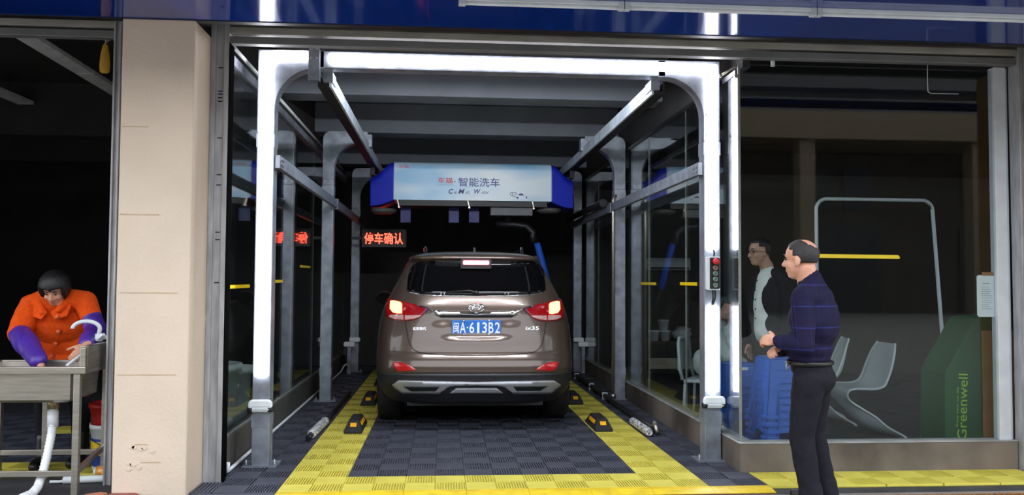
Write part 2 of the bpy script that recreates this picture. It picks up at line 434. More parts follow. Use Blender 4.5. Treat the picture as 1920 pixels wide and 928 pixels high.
for j in range(20):
    for i in range(-1, 8):
        yel = (i in (0, 6)) or (j == 0 and 0 <= i <= 6)
        if j == 19 and yel: yel = False
        lay(TY if yel else TD, GX+0.4*i, GY+0.4*j, 'yellow_tile' if yel else 'charcoal_tile')
TS = MB()
for k in range(5): TS.box(0.004, 0.056, 0.004+k*0.08, 0.07+k*0.08, -0.018, 0)
TS = TS.mesh('cut_tile', M_DTILE)
for j in range(1, 19): lay(TS, -1.5, GY+0.4*j, 'cut_tile')
q = MB()
for k in range(6): q.box(-1.574+k*0.023, -1.560+k*0.023, 5.555, 5.84, -0.018, 0)
q.box(-1.574, -1.444, 5.552, 5.56, -0.018, 0)
me = q.mesh('cut_tile', M_DTILE); o = bpy.data.objects.new('cut_tile', me); COL.objects.link(o); o.parent = floor_o
# yellow mat in front of the showroom window (ribs wide enough to see)
for i in range(5): lay(TY, 2.165+0.4*i, 5.53, 'yellow_tile')
# tiles of the neighbouring wash bay
for i in range(6):
    for j in range(7):
        x, y = -2.66-0.4*i, 6.15+0.4*j
        yel = (j == 0) or (j == 4 and i < 3)
        lay(TY if yel else TD, x, y, 'yellow_tile' if yel else 'charcoal_tile')
# bevelled yellow edge strip in front of the tiles
for k in range(8):
    x0 = GX+0.4*k
    q = MB(); q.prism([(5.41, -0.018), (5.548, -0.018), (5.548, 0.0), (5.50, -0.001), (5.41, -0.014)], x0+0.001, x0+0.399, 'x')
    o = bpy.data.objects.new('edge_strip', q.mesh('edge_strip', M_YEDGE)); COL.objects.link(o); o.parent = floor_o
q = MB(); q.box(-1.58, -1.045, 5.41, 5.548, -0.018, -0.006)
o = bpy.data.objects.new('edge_strip', q.mesh('edge_strip', M_DTILE)); COL.objects.link(o); o.parent = floor_o

# drain channel with rusty grating
b = MB(); b.box(-30, 30, 5.17, 5.40, -0.3, -0.12); structure('drain_channel', b, M_DKWALL)
b = MB(); b.box(-30, 30, 5.36, 5.40, -0.12, -0.022); structure('drain_kerb', b, M_CONC, 0.004)
M_RUST = mat('rusty_grating', srgb(150, 104, 58), 0.7, 0.3, 0.3, 40)
for i, x0 in enumerate((-0.4, 0.6, 1.6, 2.6, 3.6)):
    t = thing('drain_grate', 'rusty steel drain grating in the channel before the yellow mat', 'drain grate', (x0+0.495, 5.265, -0.05), 'drain gratings along the bay front')
    q = MB(); q.box(x0+0.005, x0+0.985, 5.175, 5.19, -0.06, -0.024); q.box(x0+0.005, x0+0.985, 5.34, 5.355, -0.06, -0.024); part('frame', q, M_RUST, t)
    q = MB()
    for k in range(33): q.box(x0+0.01+k*0.0295, x0+0.016+k*0.0295, 5.19, 5.34, -0.055, -0.026)
    for yy in (5.225, 5.265, 5.305): q.box(x0+0.005, x0+0.985, yy-0.003, yy+0.003, -0.045, -0.027)
    o = part('grating_bars', q, M_RUST, t); o['kind'] = 'stuff'

# white conduit tubes fixed under the blue soffit
xs = [0, 0.08, 1.05, 2.22, 3.62, 5.0]
for k, (a, c) in enumerate(zip(xs[1:-1], xs[2:])):
    t = thing('soffit_tube_light', 'unlit white tube light fixed along the glossy blue soffit', 'tube light', ((a+c)/2, 4.9, 2.945), 'tube lights under the blue soffit')
    q = MB(); q.box(a+0.03, c-0.03, 4.882, 4.918, 2.965, 2.99); part('housing', q, M_WHITE, t, 0.003)
    q = MB(); q.cyl((a+0.03, 4.9, 2.955), (c-0.03, 4.9, 2.955), 0.012); part('tube', q, M_WHITE, t)
    for e in (a+0.015, c-0.015):
        q = MB(); q.box(e-0.02, e+0.02, 4.878, 4.922, 2.94, 2.99); part('end_cap', q, M_WPAINT, t, 0.003)

# opposite side of the street (seen only as reflections)
M_OPP = mat('opposite_render', srgb(140, 122, 100), 0.85, 0, 0.06, 0.4)
t = thing('street_building', 'beige building across the street mirrored in the showroom glass', 'building', (0, -24.5, FLOOR_Z))
q = MB(); q.box(-40, 40, -25.2, -24.0, 7.75, 9.1); part('balcony_band', q, M_OPP, t)
q = MB(); q.box(-40, 40, -28, -27.6, FLOOR_Z, 9.6); part('wall', q, mat('opposite_wall', srgb(70, 62, 54), 0.85, 0, 0.1, 0.5), t)
q = MB(); q.box(-40, 40, -27.6, -25.2, 7.75, 7.9); part('slab', q, M_OPP, t)
for x in (-24, -16, -8, 0, 8, 16, 24):
    q = MB(); q.box(x-0.35, x+0.35, -25.0, -24.3, FLOOR_Z, 7.75); part('column', q, M_OPP, t)
    q = MB(); q.box(x+1.0, x+5.0, -27.6, -27.5, FLOOR_Z, 4.2); part('shop_door', q, M_DKMET, t)
    q = MB(); q.box(x+1.2, x+2.6, -27.6, -27.5, 4.9, 6.9); part('window', q, M_DKMET, t)
    q = MB(); q.box(x+3.2, x+4.6, -27.6, -27.5, 4.9, 6.9); part('window', q, M_DKMET, t)
    for (xa_, xb_) in ((0.3, 1.6), (2.6, 3.0), (3.4, 4.3), (5.6, 6.8)):
        q = MB(); q.box(x+xa_, x+xb_, -25.1, -24.6, 9.1, 9.42); part('air_conditioner', q, M_WPAINT, t)
# ------------------------------------------------------------------ car wash gantry
PL, PR = -1.302, 2.03        # post centres
AY = (6.37, 9.75, 12.85)     # the three arches
gan = thing('car_wash_gantry', 'galvanised steel wash frame with three arches, overhead rails and lit front portal', 'wash frame', ((PL+PR)/2, AY[0], 0))
HW = 0.063
M_BOLT = mat('bolt_zinc', srgb(170, 172, 176), 0.35, 0.9, 0.1)
def bolt(q, x, y, z, r=0.011, ax='y', s=-1):
    if ax == 'y': q.cyl((x, y, z), (x, y+s*0.010, z), r, 8)
    else: q.cyl((x, y, z), (x+s*0.010, y, z), r, 8)
for ai, y in enumerate(AY):
    for sgn, px in ((1, PL), (-1, PR)):
        q = MB(); q.box(px-HW, px+HW, y-HW, y+HW, 0.0, 2.42)
        post = part('post', q, M_GALV, gan, 0.006)
        for zz in (0.37, 2.36):     # sleeve bands
            q = MB(); q.box(px-HW-0.003, px+HW+0.003, y-HW-0.003, y+HW+0.003, zz-0.09 if zz < 1 else zz-0.05, zz+0.0 if zz < 1 else zz+0.05)
            part('sleeve', q, M_GALV, post)
        q = MB(); q.box(px-0.12, px+0.12, y-0.10, y+0.10, 0.0, 0.012); part('base_plate', q, M_GALV, post)
        q = MB()
        for sx in (-0.1, 0.1):
            q.cyl((px+sx, y-0.05, 0.0), (px+sx, y-0.05, 0.05), 0.007, 8); q.cyl((px+sx, y-0.05, 0.012), (px+sx, y-0.05, 0.022), 0.014, 6)
        part('anchor_bolt', q, M_BOLT, post)
        # corner gusset with the round inner curve
        xo = px-sgn*HW; xi = px+sgn*HW; xr = (-0.87 if sgn > 0 else 1.62)
        r = 0.30; ztop = 3.03; zin = 2.90
        if ai == 0:
            outer = [(xo, 2.42), (xo, ztop)]
        else:
            outer = [(xo, 2.42)]+[(xo+sgn*0.09*(1-math.cos(math.radians(a))), ztop-0.09+0.09*math.sin(math.radians(a))) for a in range(0, 91, 15)]
        xe = xr if ai else (xi+sgn*(r+0.05))
        inner = [(xi+sgn*r-sgn*r*math.cos(math.radians(a)), zin-r+r*math.sin(math.radians(a))) for a in range(90, -1, -9)]
        poly = outer+[(xe, ztop), (xe, zin)]+inner+[(xi, 2.42)]
        q = MB(); q.prism(poly, y-HW, y+HW)
        g = part('corner_gusset', q, M_GALV, gan, 0.003)
        q = MB()
        for (bx, bz) in ((xo+sgn*0.03, 2.46), (xi-sgn*0.03, 2.46), (xo+sgn*0.03, 2.62), (xi-sgn*0.03, 2.62)): bolt(q, bx, y-HW, bz)
        part('bolts', q, M_BOLT, g)
q = MB(); q.box(PL-HW+0.42, PR+HW-0.42, AY[0]-HW, AY[0]+HW, 2.905, 3.03); part('cross_beam', q, M_GALV, gan, 0.004)
# rear cross beam
q = MB(); q.box(-0.87, 1.62, AY[2]-HW, AY[2]+HW, 2.905, 3.03); part('cross_beam', q, M_DKMET, gan, 0.004)
M_RAIL = mat('pale_rail_steel', srgb(196, 208, 220), 0.5, 0.15, 0.2, 6)
# overhead travel rails
for sgn, x in ((1, -0.87), (-1, 1.62)):
    q = MB(); q.box(min(x, x+sgn*0.02)-0.0, max(x, x+sgn*0.02), 6.46, 12.79, 2.80, 2.905); rl = part('travel_rail', q, M_RAIL, gan, 0.003)
    q = MB(); q.box(min(x-sgn*0.085, x), max(x-sgn*0.085, x), 6.46, 12.79, 2.80, 2.825); q.box(min(x-sgn*0.085, x-sgn*0.07), max(x-sgn*0.085, x-sgn*0.07), 6.46, 12.79, 2.825, 2.905)
    part('rail_track', q, M_BLKPL, rl)
    q = MB(); q.box(min(x-sgn*0.04, x+sgn*0.03), max(x-sgn*0.04, x+sgn*0.03), 6.43, 6.62, 2.83, 2.905); part('rail_bracket', q, M_GALV, rl)
    for y in (9.75,):
        q = MB(); q.box(min(x, x+sgn*0.05), max(x, x+sgn*0.05), y-0.07, y+0.07, 2.86, 3.0); bolt(q, x+sgn*0.03, y-0.07, 2.95); part('rail_bracket', q, M_GALV, rl)
# hanging bracket at the front
q = MB(); q.box(-0.995, -0.915, 6.25, 6.262, 2.80, 3.05); q.box(-0.995, -0.985, 6.262, 6.32, 2.80, 3.03); q.box(-0.925, -0.915, 6.262, 6.32, 2.80, 3.03)
br = part('hanging_bracket', q, M_GALV, gan, 0.002)
q = MB()
for bx in (-0.975, -0.935):
    for bz in (3.03, 2.96): bolt(q, bx, 6.25, bz, 0.010)
for bx in (-0.97, -0.94, -0.955): bolt(q, bx, 6.25, 2.815+abs(bx+0.955)*0.3, 0.006)
part('bolts', q, M_BOLT, br)
# side beams on the inner faces of the posts
for sgn, px in ((1, PL), (-1, PR)):
    x = px+sgn*(HW+0.022)
    q = MB(); q.box(x-0.02, x+0.02, AY[0]-0.05, AY[2], 2.16, 2.255); sb = part('side_beam', q, M_GALV, gan, 0.004)
    q = MB()
    for (yy, zz) in ((AY[0]-0.02, 2.19), (AY[0]-0.02, 2.225), (AY[0]+0.05, 2.19), (AY[0]+0.05, 2.225)): bolt(q, x+sgn*0.02, yy, zz, 0.010, 'x', sgn)
    part('bolts', q, M_BOLT, sb)
    q = MB(); q.box(x-0.026, x+0.026, AY[1]-0.05, AY[1]+0.05, 2.15, 2.265); part('joint_plate', q, M_GALV, sb)
# thin conduits above the left glass
q = MB(); q.tube([(GL+0.045, 6.05, 2.965), (GL+0.045, 12.5, 2.965)], 0.014, 8)
part('conduit', q, M_WPAINT, gan)
# LED tubes on the front portal (lamps)
YF = AY[0]-HW-0.006
def led(x0, x1, z0, z1):
    q = MB(); v = (z1-z0) > (x1-x0)
    q.box(x0, x1, YF-0.03, YF, z0, z1)
    o = part('led_tube', q, M_LED, gan, 0.008); return o
led(PL-0.043, PL+0.040, 0.645, 3.01)
led(PR-0.038, PR+0.038, 1.588, 3.0)
led(PR-0.038, PR+0.038, 0.52, 1.165)
led(PL+0.045, -1.0, 2.955, 3.02)
led(-0.855, PR-0.042, 2.94, 3.005)

q = MB(); q.box(-0.80, 1.55, AY[0]+HW+0.004, AY[0]+HW+0.034, 2.952, 2.997); part('led_tube', q, mat('led_tube_inner', srgb(255, 255, 255), 0.5, 0, 0.0, emit=(0.9, 0.95, 1.0, 1), estr=LED_INNER), gan, 0.006)
q = MB(); q.box(-0.84, 1.59, AY[0]+HW, AY[0]+HW+0.28, 3.0, 3.006); part('light_block_lid', q, M_GALV, gan)  # added unseen lid, blocks the inner tube's light from the first ceiling beam

# control box with push buttons on the front right post
cb = thing('control_box', 'push-button control box with red stop knob on the front right post', 'control box', (PR+0.005, YF-0.03, 1.29))
x0, x1, z0, z1 = PR-0.045, PR+0.042, 1.285, 1.535
q = MB(); q.prism(rrect(x0-0.012, x1, z0, z1, 0.012), YF-0.05, YF); part('housing', q, M_WHITE, cb, 0.003)
q = MB(); q.prism(rrect(x0+0.008, x1-0.004, z0+0.008, z1-0.008, 0.006), YF-0.056, YF-0.05); part('face_plate', q, M_BLKPL, cb)
xm = (x0+x1)/2+0.004
q = MB(); q.lathe((xm, YF-0.056, 1.498), [(0.014, 0), (0.014, -0.012), (0.024, -0.014), (0.024, -0.026), (0.019, -0.031), (0, -0.032)], 20, axis='y'); part('stop_knob', q, mat('red_plastic', srgb(210, 36, 40), 0.35, 0, 0.05), cb)
for k, z in enumerate((1.452, 1.409, 1.366, 1.322)):
    q = MB(); q.lathe((xm, YF-0.056, z), [(0.017, 0), (0.017, -0.008), (0.013, -0.010), (0.011, -0.006)], 18, axis='y'); rg = part('button_ring', q, M_STEEL, cb)
    q = MB(); q.lathe((xm, YF-0.058, z), [(0.0115, 0), (0.0115, -0.006), (0.009, -0.008), (0, -0.008)], 16, axis='y')
    part('button', q, mat('dark_red_button', srgb(150, 22, 34), 0.35) if k == 0 else mat('green_button', srgb(30, 110, 72), 0.35), rg)
q = MB()
for (xx, zz) in ((x0-0.004, z0+0.006), (x1-0.008, z0+0.006), (x0-0.004, z1-0.006), (x1-0.008, z1-0.006)): q.cyl((xx, YF-0.05, zz), (xx, YF-0.058, zz), 0.006, 8)
part('corner_screws', q, M_WHITE, cb)
q = MB(); q.tube([(xm+0.01, YF-0.02, 1.285), (xm+0.008, YF-0.03, 1.23), (xm-0.004, YF-0.03, 1.19), (xm-0.006, YF-0.022, 1.17)], 0.007, 8)
part('cable', q, M_BLKPL, cb); q = MB(); q.tube([(xm-0.008, YF-0.02, 1.285), (xm-0.010, YF-0.03, 1.22), (xm-0.016, YF-0.022, 1.17)], 0.006, 8)
part('cable', q, M_BLKPL, cb); q = MB(); q.tube([(xm, YF-0.02, 1.535), (xm+0.004, YF-0.025, 1.56), (xm-0.004, YF-0.02, 1.60)], 0.007, 8)
part('cable', q, M_BLKPL, cb)

# white sensor heads clamped round the posts
def sensor(x, y, z, label, w=0.17):
    t = thing('sensor_head', label, 'sensor', (x, y, z-0.05), 'white sensor heads on the frame posts')
    q = MB(); q.prism(rrect(x-w/2, x+w/2, z-0.045, z+0.045, 0.032, 6), y-0.10, y-HW-0.004); part('housing', q, M_WHITE, t, 0.012)
    q = MB(); q.prism(rrect(x-w/2+0.03, x+w/2-0.02, z-0.03, z-0.018, 0.005, 3), y-0.106, y-0.10); part('lens_slot', q, M_WPAINT, t)
    q = MB(); q.box(x-w/2+0.02, x+w/2-0.015, y-0.105, y-0.098, z-0.004, z+0.0); part('seam', q, M_WPAINT, t)
    for e in (-1, 1):
        q = MB(); q.cyl((x+e*(w/2-0.03), y-0.082, z-0.025), (x+e*(w/2+0.003), y-0.082, z-0.025), 0.022, 12); part('knob', q, M_BLKPL, t)
    return t
sensor(PL, AY[0], 0.437, 'white plastic sensor head on the foot of the lit left post')
sensor(PR+0.003, AY[0], 0.445, 'white plastic sensor head on the foot of the post with the control box')
# rear sensors stand on short posts of their own beside the last arch
for sgn, px, lab in ((1, PL, 'left'), (-1, PR, 'right')):
    for k, (dx, dy, zz) in enumerate(((0.01, -0.07, 0.48), (-0.045*sgn, -0.30, 0.43))):
        x = px+dx; y = AY[2]+dy
        t = thing('sensor_head', ('white sensor head on the rear post by the mirrored red text' if sgn > 0 else 'white sensor head on the rear post near the blue foam pipe') if k == 0 else ('white sensor head on a short stand before the rear post by the white conduit' if sgn > 0 else 'white sensor head on a short stand behind the car, above the floor pipe'), 'sensor', (x, y, zz-0.42 if k else zz), 'white sensor heads on the frame posts')
        if k == 0:
            q = MB(); q.prism(rrect(x-0.08, x+0.08, zz-0.035, zz+0.035, 0.026, 5), y-0.06, y); part('housing', q, M_WHITE, t, 0.01)
        else:
            q = MB(); q.prism(rrect(x-0.08, x+0.08, zz-0.035, zz+0.035, 0.026, 5), y-0.06, y+0.03); part('housing', q, M_WHITE, t, 0.01)
            q = MB(); q.box(x-0.025, x+0.025, y-0.03, y+0.02, 0.0, zz-0.035); part('stand', q, M_GALV, t)
            q = MB(); q.box(x-sgn*0.06-0.02, x-sgn*0.06+0.02, y-0.04, y+0.02, zz-0.16, zz-0.06); q.box(min(x, x-sgn*0.05), max(x, x-sgn*0.05), y-0.02, y+0.01, zz-0.12, zz-0.10); part('junction_box', q, M_BLKPL, t)

# ------------------------------------------------------------------ blue spray carriage with the printed panel
UY = 10.8
def U(px, py): 
    p = on_y(px, py, UY); return (p.x, p.z)
car_c = thing('spray_carriage', 'blue wash carriage hung from the rails with light blue printed front panel', 'wash carriage', (0.32, UY+0.3, 2.27))
M_BLUEPL = mat('royal_blue_plastic', srgb(22, 42, 190), 0.35, 0, 0.05, 3)
# light blue printed panel: sky-to-white print with pale diagonal rays
def panel_mat():
    m = bpy.data.materials.new('printed_panel'); m.use_nodes = True; nt = m.node_tree; bs = nt.nodes['Principled BSDF']
    bs.inputs['Roughness'].default_value = 0.3
    tc = nt.nodes.new('ShaderNodeTexCoord'); mp = nt.nodes.new('ShaderNodeMapping'); mp.inputs['Rotation'].default_value = (0, math.radians(28), 0); mp.inputs['Scale'].default_value = (0.9, 1, 2.6)
    n = nt.nodes.new('ShaderNodeTexNoise'); n.inputs['Scale'].default_value = 1.1; n.inputs['Detail'].default_value = 1.5
    rp = nt.nodes.new('ShaderNodeValToRGB'); e = rp.color_ramp.elements
    e[0].position = 0.35; e[0].color = srgb(136, 194, 232); e[1].position = 0.6; e[1].color = srgb(226, 238, 246)
    nt.links.new(tc.outputs['Object'], mp.inputs[0]); nt.links.new(mp.outputs[0], n.inputs['Vector']); nt.links.new(n.outputs['Fac'], rp.inputs[0]); nt.links.new(rp.outputs[0], bs.inputs['Base Color'])
    return m
M_PANEL = panel_mat()
xl, zt = U(739, 303); xr, _ = U(1034, 303); zb = U(740, 374)[1]; zt = 2.86; rr = 0.09
# cross-section in (y, z): front face, rounded top edge, top going back
prof = [(UY, zb)]+[(UY+rr-rr*math.cos(math.radians(a)), zt-rr+rr*math.sin(math.radians(a))) for a in range(0, 91, 10)]+[(UY+0.62, zt-0.02), (UY+0.62, zb), ]
q = MB(); q.prism(prof, xl, xr, 'x'); part('front_panel', q, M_PANEL, car_c, 0.0)
def wing(sgn):
    xe = xl if sgn < 0 else xr; q = MB(); n = 10; secs = []
    span = (0.30 if sgn < 0 else 0.29)
    for i in range(n+1):
        t = i/n; s = t*t*(3-2*t)
        x = xe+sgn*span*t; top = zt-0.005-s*0.19; bot = zb-0.005-math.sin(t*math.pi/2)*0.085+ (0.01*t)
        yf = UY+0.002+0.05*t
        sec = [(x, yf, bot)]+[(x, yf+rr-rr*math.cos(math.radians(a)), top-rr+rr*math.sin(math.radians(a))) for a in range(0, 91, 15)]+[(x, UY+0.6, top), (x, UY+0.6, bot)]
        secs.append(sec)
    k = len(secs[0]); vs = [v for s_ in secs for v in s_]; fs = []
    for i in range(n):
        for j in range(k): fs.append((i*k+j, i*k+(j+1) % k, (i+1)*k+(j+1) % k, (i+1)*k+j))
    fs.append(list(range(k))); fs.append([n*k+j for j in range(k)])
    q.add(vs, fs, 0, False); return q
part('side_cover', wing(-1), M_BLUEPL, car_c, 0.01); part('side_cover', wing(1), M_BLUEPL, car_c, 0.01)
# lettering on the panel
M_RED = mat('red_print', srgb(200, 40, 60), 0.4, 0, 0.02); M_NAVY = mat('navy_print', srgb(20, 30, 130), 0.4, 0, 0.02); M_GREY = mat('grey_print', srgb(130, 150, 175), 0.4, 0, 0.02)
pan = [c for c in car_c.children if c.name.startswith('front_panel')][0]
def pan_text(body, px0, px1, py0, py1, m, **kw):
    a = U(px0, py1); c = U(px1, py0)
    part('lettering', text_mb(body, c[1]-a[1], c[0]-a[0], (a[0], UY-0.0005, a[1]), depth=0.002, **kw), m, pan)
pan_text('车猫', 821, 849, 333, 343.5, M_RED, bold=0.015)
pan_text('CHEMAO', 819, 850, 344.8, 348.2, M_GREY)
pan_text('智能洗车', 859, 937, 334, 349.5, M_NAVY, bold=0.008)
pan_text('·', 851.5, 854, 339, 342, M_NAVY)
for s_, a, c, tl in (('C', 841, 850, 354), ('HE', 850.5, 857, 358.5), ('M', 859, 871.5, 354), ('AO', 872, 881, 358.5), ('W', 889, 901.5, 354.5), ('ASH', 902, 916, 358.5)):
    pan_text(s_, a, c, tl, 363.5, M_NAVY, bold={'C': 0.03, 'W': 0.026, 'M': 0.012}.get(s_, 0.014), shear=0.3)
pan_text('车猫', 748, 766, 309, 315, mat('pink_print', srgb(214, 90, 130), 0.4, 0, 0.02))
# small bubble and car-roof print in the lower corner
a = U(957, 370); 
q = MB()
for (px, py, rad) in ((965, 365, 0.030), (968, 367, 0.018), (960, 364, 0.022)):
    c = U(px, py); q.tube([(c[0]+rad*math.cos(t), UY-0.0015, c[1]+rad*math.sin(t)) for t in np.linspace(0.6, 5.2, 16)], 0.004, 4)
part('printed_swirl', q, M_GREY, pan)
q = MB(); c = U(977, 366.5); q.prism([(c[0]+0.034*math.cos(t), c[1]+0.026*math.sin(t)) for t in np.linspace(0, math.pi, 12)], UY-0.002, UY+0.001)
for (px, py, sx, sz) in ((970.5, 371, 0.012, 0.012), (987, 370, 0.008, 0.016)):
    c = U(px, py); q.prism([(c[0]+sx*math.cos(t), c[1]+sz*math.sin(t)) for t in np.linspace(0, 2*math.pi, 12)[:-1]], UY-0.002, UY+0.001)
part('printed_mark', q, M_NAVY, pan)
# underside hardware
q = MB(); q.box(xl+0.05, xr-0.05, UY+0.03, UY+0.5, zb-0.07, zb-0.001); und = part('chassis', q, M_BLKPL, car_c)
c0, c1 = U(921, 378), U(1000, 403)
q = MB(); q.box(c0[0], c1[0], UY+0.1, UY+0.35, c1[1], zb-0.06); part('drive_box', q, mat('drive_box_grey', srgb(92, 92, 96), 0.5, 0.2), und)
for (p0, p1) in ((749, 768), (842, 861), (881, 900)):
    a, c = U(p0, 385), U(p1, 414); q = MB(); q.box(a[0], c[0], UY+0.3, UY+0.32, c[1], zb-0.06); part('curtain_flap', q, mat('blue_flap', srgb(24, 34, 110), 0.5), und)
for px in (745, 877, 998):
    a = U(px, 380); q = MB(); q.bar((a[0], UY+0.01, zb), (a[0]+0.02, UY+0.01, zb-0.085), 0.03, 0.012); q.cyl((a[0]+0.02, UY-0.01, zb-0.09), (a[0]+0.02, UY+0.05, zb-0.09), 0.014, 8); part('nozzle', q, M_STEEL, und)
for sgn, px in ((-1, 717), (1, 1033)):
    a = U(px, 390); q = MB(); q.lathe((a[0], UY+0.25, a[1]-0.02), [(0.16, 0.03), (0.165, 0.0), (0.12, -0.03), (0, -0.035)], 20); part('roller_cover', q, mat('grey_cover', srgb(98, 96, 94), 0.5, 0.1), und)
# wheel trucks on the rails
for x in (-0.915, 1.665):
    q = MB(); q.box(x-0.03, x+0.03, UY+0.15, UY+0.5, 2.70, 2.798); part('rail_truck', q, M_DKMET, car_c)
    q = MB(); q.box(min(x, 0.32+(x-0.32)*0.62), max(x, 0.32+(x-0.32)*0.62), UY+0.25, UY+0.35, 2.68, 2.72); part('truck_arm', q, M_DKMET, car_c)
# L-shaped spray arm with blue foam sleeve
cpt = U(955, 405); hub = (cpt[0], UY+0.3, zb-0.07)
q = MB(); q.cyl(hub, (hub[0], hub[1], zb-0.24), 0.05)
q.tube([(hub[0]-0.15, hub[1], zb-0.28), (hub[0]+0.1, hub[1], zb-0.28), (hub[0]+0.25, hub[1], zb-0.30), (hub[0]+0.34, hub[1], zb-0.38), (1.16, hub[1], 1.95), (1.19, hub[1], 1.86)], 0.045, 10)
arm = part('spray_arm', q, M_DKMET, car_c)
M_BFOAM = mat('blue_foam', srgb(16, 84, 196), 0.6, 0, 0.08, 6)
pA, pB = on_y(1007, 457, UY+0.3), on_y(1030, 541, UY+0.3)
q = MB(); dd = (pB-pA); q.tube([pA-dd*0.02, pA, pA+dd*0.5, pB], [0.032, 0.042, 0.045, 0.045], 12); part('foam_sleeve', q, M_BFOAM, arm)
q = MB(); q.tube([pB, pB+dd*0.35, pB+dd*0.8], 0.03, 10); part('lower_tube', q, M_DKMET, arm)
q = MB()
for t in (0.3, 0.62): q.cyl(pA+dd*t, pA+dd*t+Vector((-0.085, 0, 0.01)), 0.012, 8)
part('nozzle', q, mat('brass', srgb(150, 92, 50), 0.4, 0.8), arm)

# ------------------------------------------------------------------ red LED text display
DY = 12.2
ds = thing('led_display', 'black display showing glowing red text on a rear stand', 'display', (-0.86, DY+0.05, 1.85))
a, c = on_y(678, 463, DY), on_y(762, 430, DY)
q = MB(); q.box(a.x, c.x, DY, DY+0.07, a.z, c.z); hs = part('housing', q, M_BLKPL, ds, 0.004)
q = MB(); q.box(a.x+0.0, a.x+0.03, DY+0.07, DY+0.11, a.z, c.z+0.02); q.box(PL, a.x+0.03, DY+0.08, DY+0.10, (a.z+c.z)/2-0.02, (a.z+c.z)/2+0.02); part('wall_arm', q, M_DKMET, ds)
M_LEDR = mat('red_led_text', srgb(255, 40, 20), 0.5, 0, 0, emit=(1.0, 0.06, 0.03, 1), estr=2.2)
M_LEDY = mat('amber_led_text', srgb(255, 160, 60), 0.5, 0, 0, emit=(1.0, 0.42, 0.10, 1), estr=7)
ta, tcn = on_y(683, 457.5, DY), on_y(756, 436.5, DY)
part('lettering', text_mb('停车确认', tcn.z-ta.z, tcn.x-ta.x, (ta.x, DY-0.001, ta.z), bold=0.012, depth=0.004), M_LEDR, ds, label='glowing red characters')

# ------------------------------------------------------------------ wheel stops
M_AMB = mat('amber_reflector', srgb(240, 170, 30), 0.3, 0, 0.06)
def wheel_stop(x0, x1, y0, y1, label, inner):
    # low wedge with long sides sloping, amber strips on the end and the inner side
    t = thing('wheel_stop', label, 'wheel stop', ((x0+x1)/2, (y0+y1)/2, 0.0), 'rubber wheel stops on the yellow tiles')
    h = 0.105; sx = 0.035; sy = 0.10
    vs = [(x0, y0, 0), (x1, y0, 0), (x1, y1, 0), (x0, y1, 0), (x0, y0, 0.02), (x1, y0, 0.02), (x1, y1, 0.02), (x0, y1, 0.02),
          (x0+sx, y0+sy, h), (x1-sx, y0+sy, h), (x1-sx, y1-sy, h), (x0+sx, y1-sy, h)]
    fs = [(3,2,1,0),(0,1,5,4),(1,2,6,5),(2,3,7,6),(3,0,4,7),(4,5,9,8),(5,6,10,9),(6,7,11,10),(7,4,8,11),(8,9,10,11)]
    q = MB(); q.add(vs, fs); body = part('body', q, M_RUBBER, t, 0.006)
    xm = (x0+x1)/2
    q = MB(); n = Vector((0, -(h-0.02), sy)).normalized()
    c = Vector((xm, y0+sy*0.55, 0.02+(h-0.02)*0.55))
    q.obox(c+n*0.001, ((1,0,0), (0, sy, h-0.02), n), (0.027, 0.022, 0.002)); part('reflector', q, M_AMB, body)
    s = 1 if inner > 0 else -1; xe = x1 if s > 0 else x0
    n = Vector((s*(h-0.02), 0, sx)).normalized(); c = Vector((xe-s*sx*0.55, (y0+y1)/2, 0.02+(h-0.02)*0.55))
    q = MB(); q.obox(c+n*0.001, ((0,1,0), (-s*sx, 0, h-0.02), n), ((y1-y0)/2-sy-0.03, 0.017, 0.002)); part('reflector', q, M_AMB, body)
    return t
wheel_stop(-0.86, -0.70, 7.62, 8.17, 'black wheel stop with amber reflectors beside the silver-wrapped left pipe end', 1)
wheel_stop(-0.875, -0.715, 9.3, 9.85, 'black wheel stop half hidden beside the left rear tyre', 1)
wheel_stop(1.37, 1.53, 7.6, 8.15, 'black wheel stop with amber reflectors beside the silver-wrapped floor pipe end', -1)
wheel_stop(1.385, 1.545, 9.3, 9.85, 'black wheel stop half hidden beside the right rear tyre', -1)
wheel_stop(-0.875, -0.715, 11.1, 11.65, 'black wheel stop almost hidden beside the left front tyre', 1)

# ------------------------------------------------------------------ floor spray pipes with silver-wrapped ends
M_FOIL = mat('silver_wrap', srgb(238, 238, 240), 0.3, 0.2, 0.3, 60, 0.6, 90, var2=srgb(70, 70, 74))
def wrapped(t, p0, p1, r):
    p0 = Vector(p0); p1 = Vector(p1); n = 9; pts = []; rs = []
    for i in range(n*4+1):
        s = i/(n*4); pts.append(p0.lerp(p1, s)); rs.append(r*(0.82+0.22*abs(math.sin(s*n*math.pi))))
    q = MB(); q.tube(pts, rs, 12); part('silver_wrap', q, M_FOIL, t)
t = thing('floor_spray_pipe', 'black floor pipe along the right curb with a silver-wrapped end', 'pipe', (1.85, 9.9, 0))
q = MB(); q.tube([(1.87, 7.5, 0.045), (1.86, 9.0, 0.045), (1.86, 12.7, 0.045)], 0.028, 10); part('tube', q, M_DKMET, t)
q = MB(); q.cyl((1.875, 7.46, 0.10), (1.885, 7.40, 0.02), 0.022, 10); q.cyl((1.87, 7.5, 0.06), (1.875, 7.45, 0.10), 0.02, 10); part('elbow', q, M_STEEL, t)
q = MB()
for y in (9.72, 10.6, 11.8): q.box(1.83, 1.89, y-0.012, y+0.012, 0.0, 0.08)
part('pipe_clip', q, M_WPAINT, t)
wrapped(t, (1.795, 7.33, 0.04), (1.785, 7.95, 0.04), 0.036)
t = thing('side_spray_pipe', 'short silver-wrapped pipe end lying beside the left yellow tiles', 'pipe', (-1.085, 7.7, 0))
wrapped(t, (-1.10, 7.36, 0.04), (-1.08, 8.1, 0.04), 0.038)
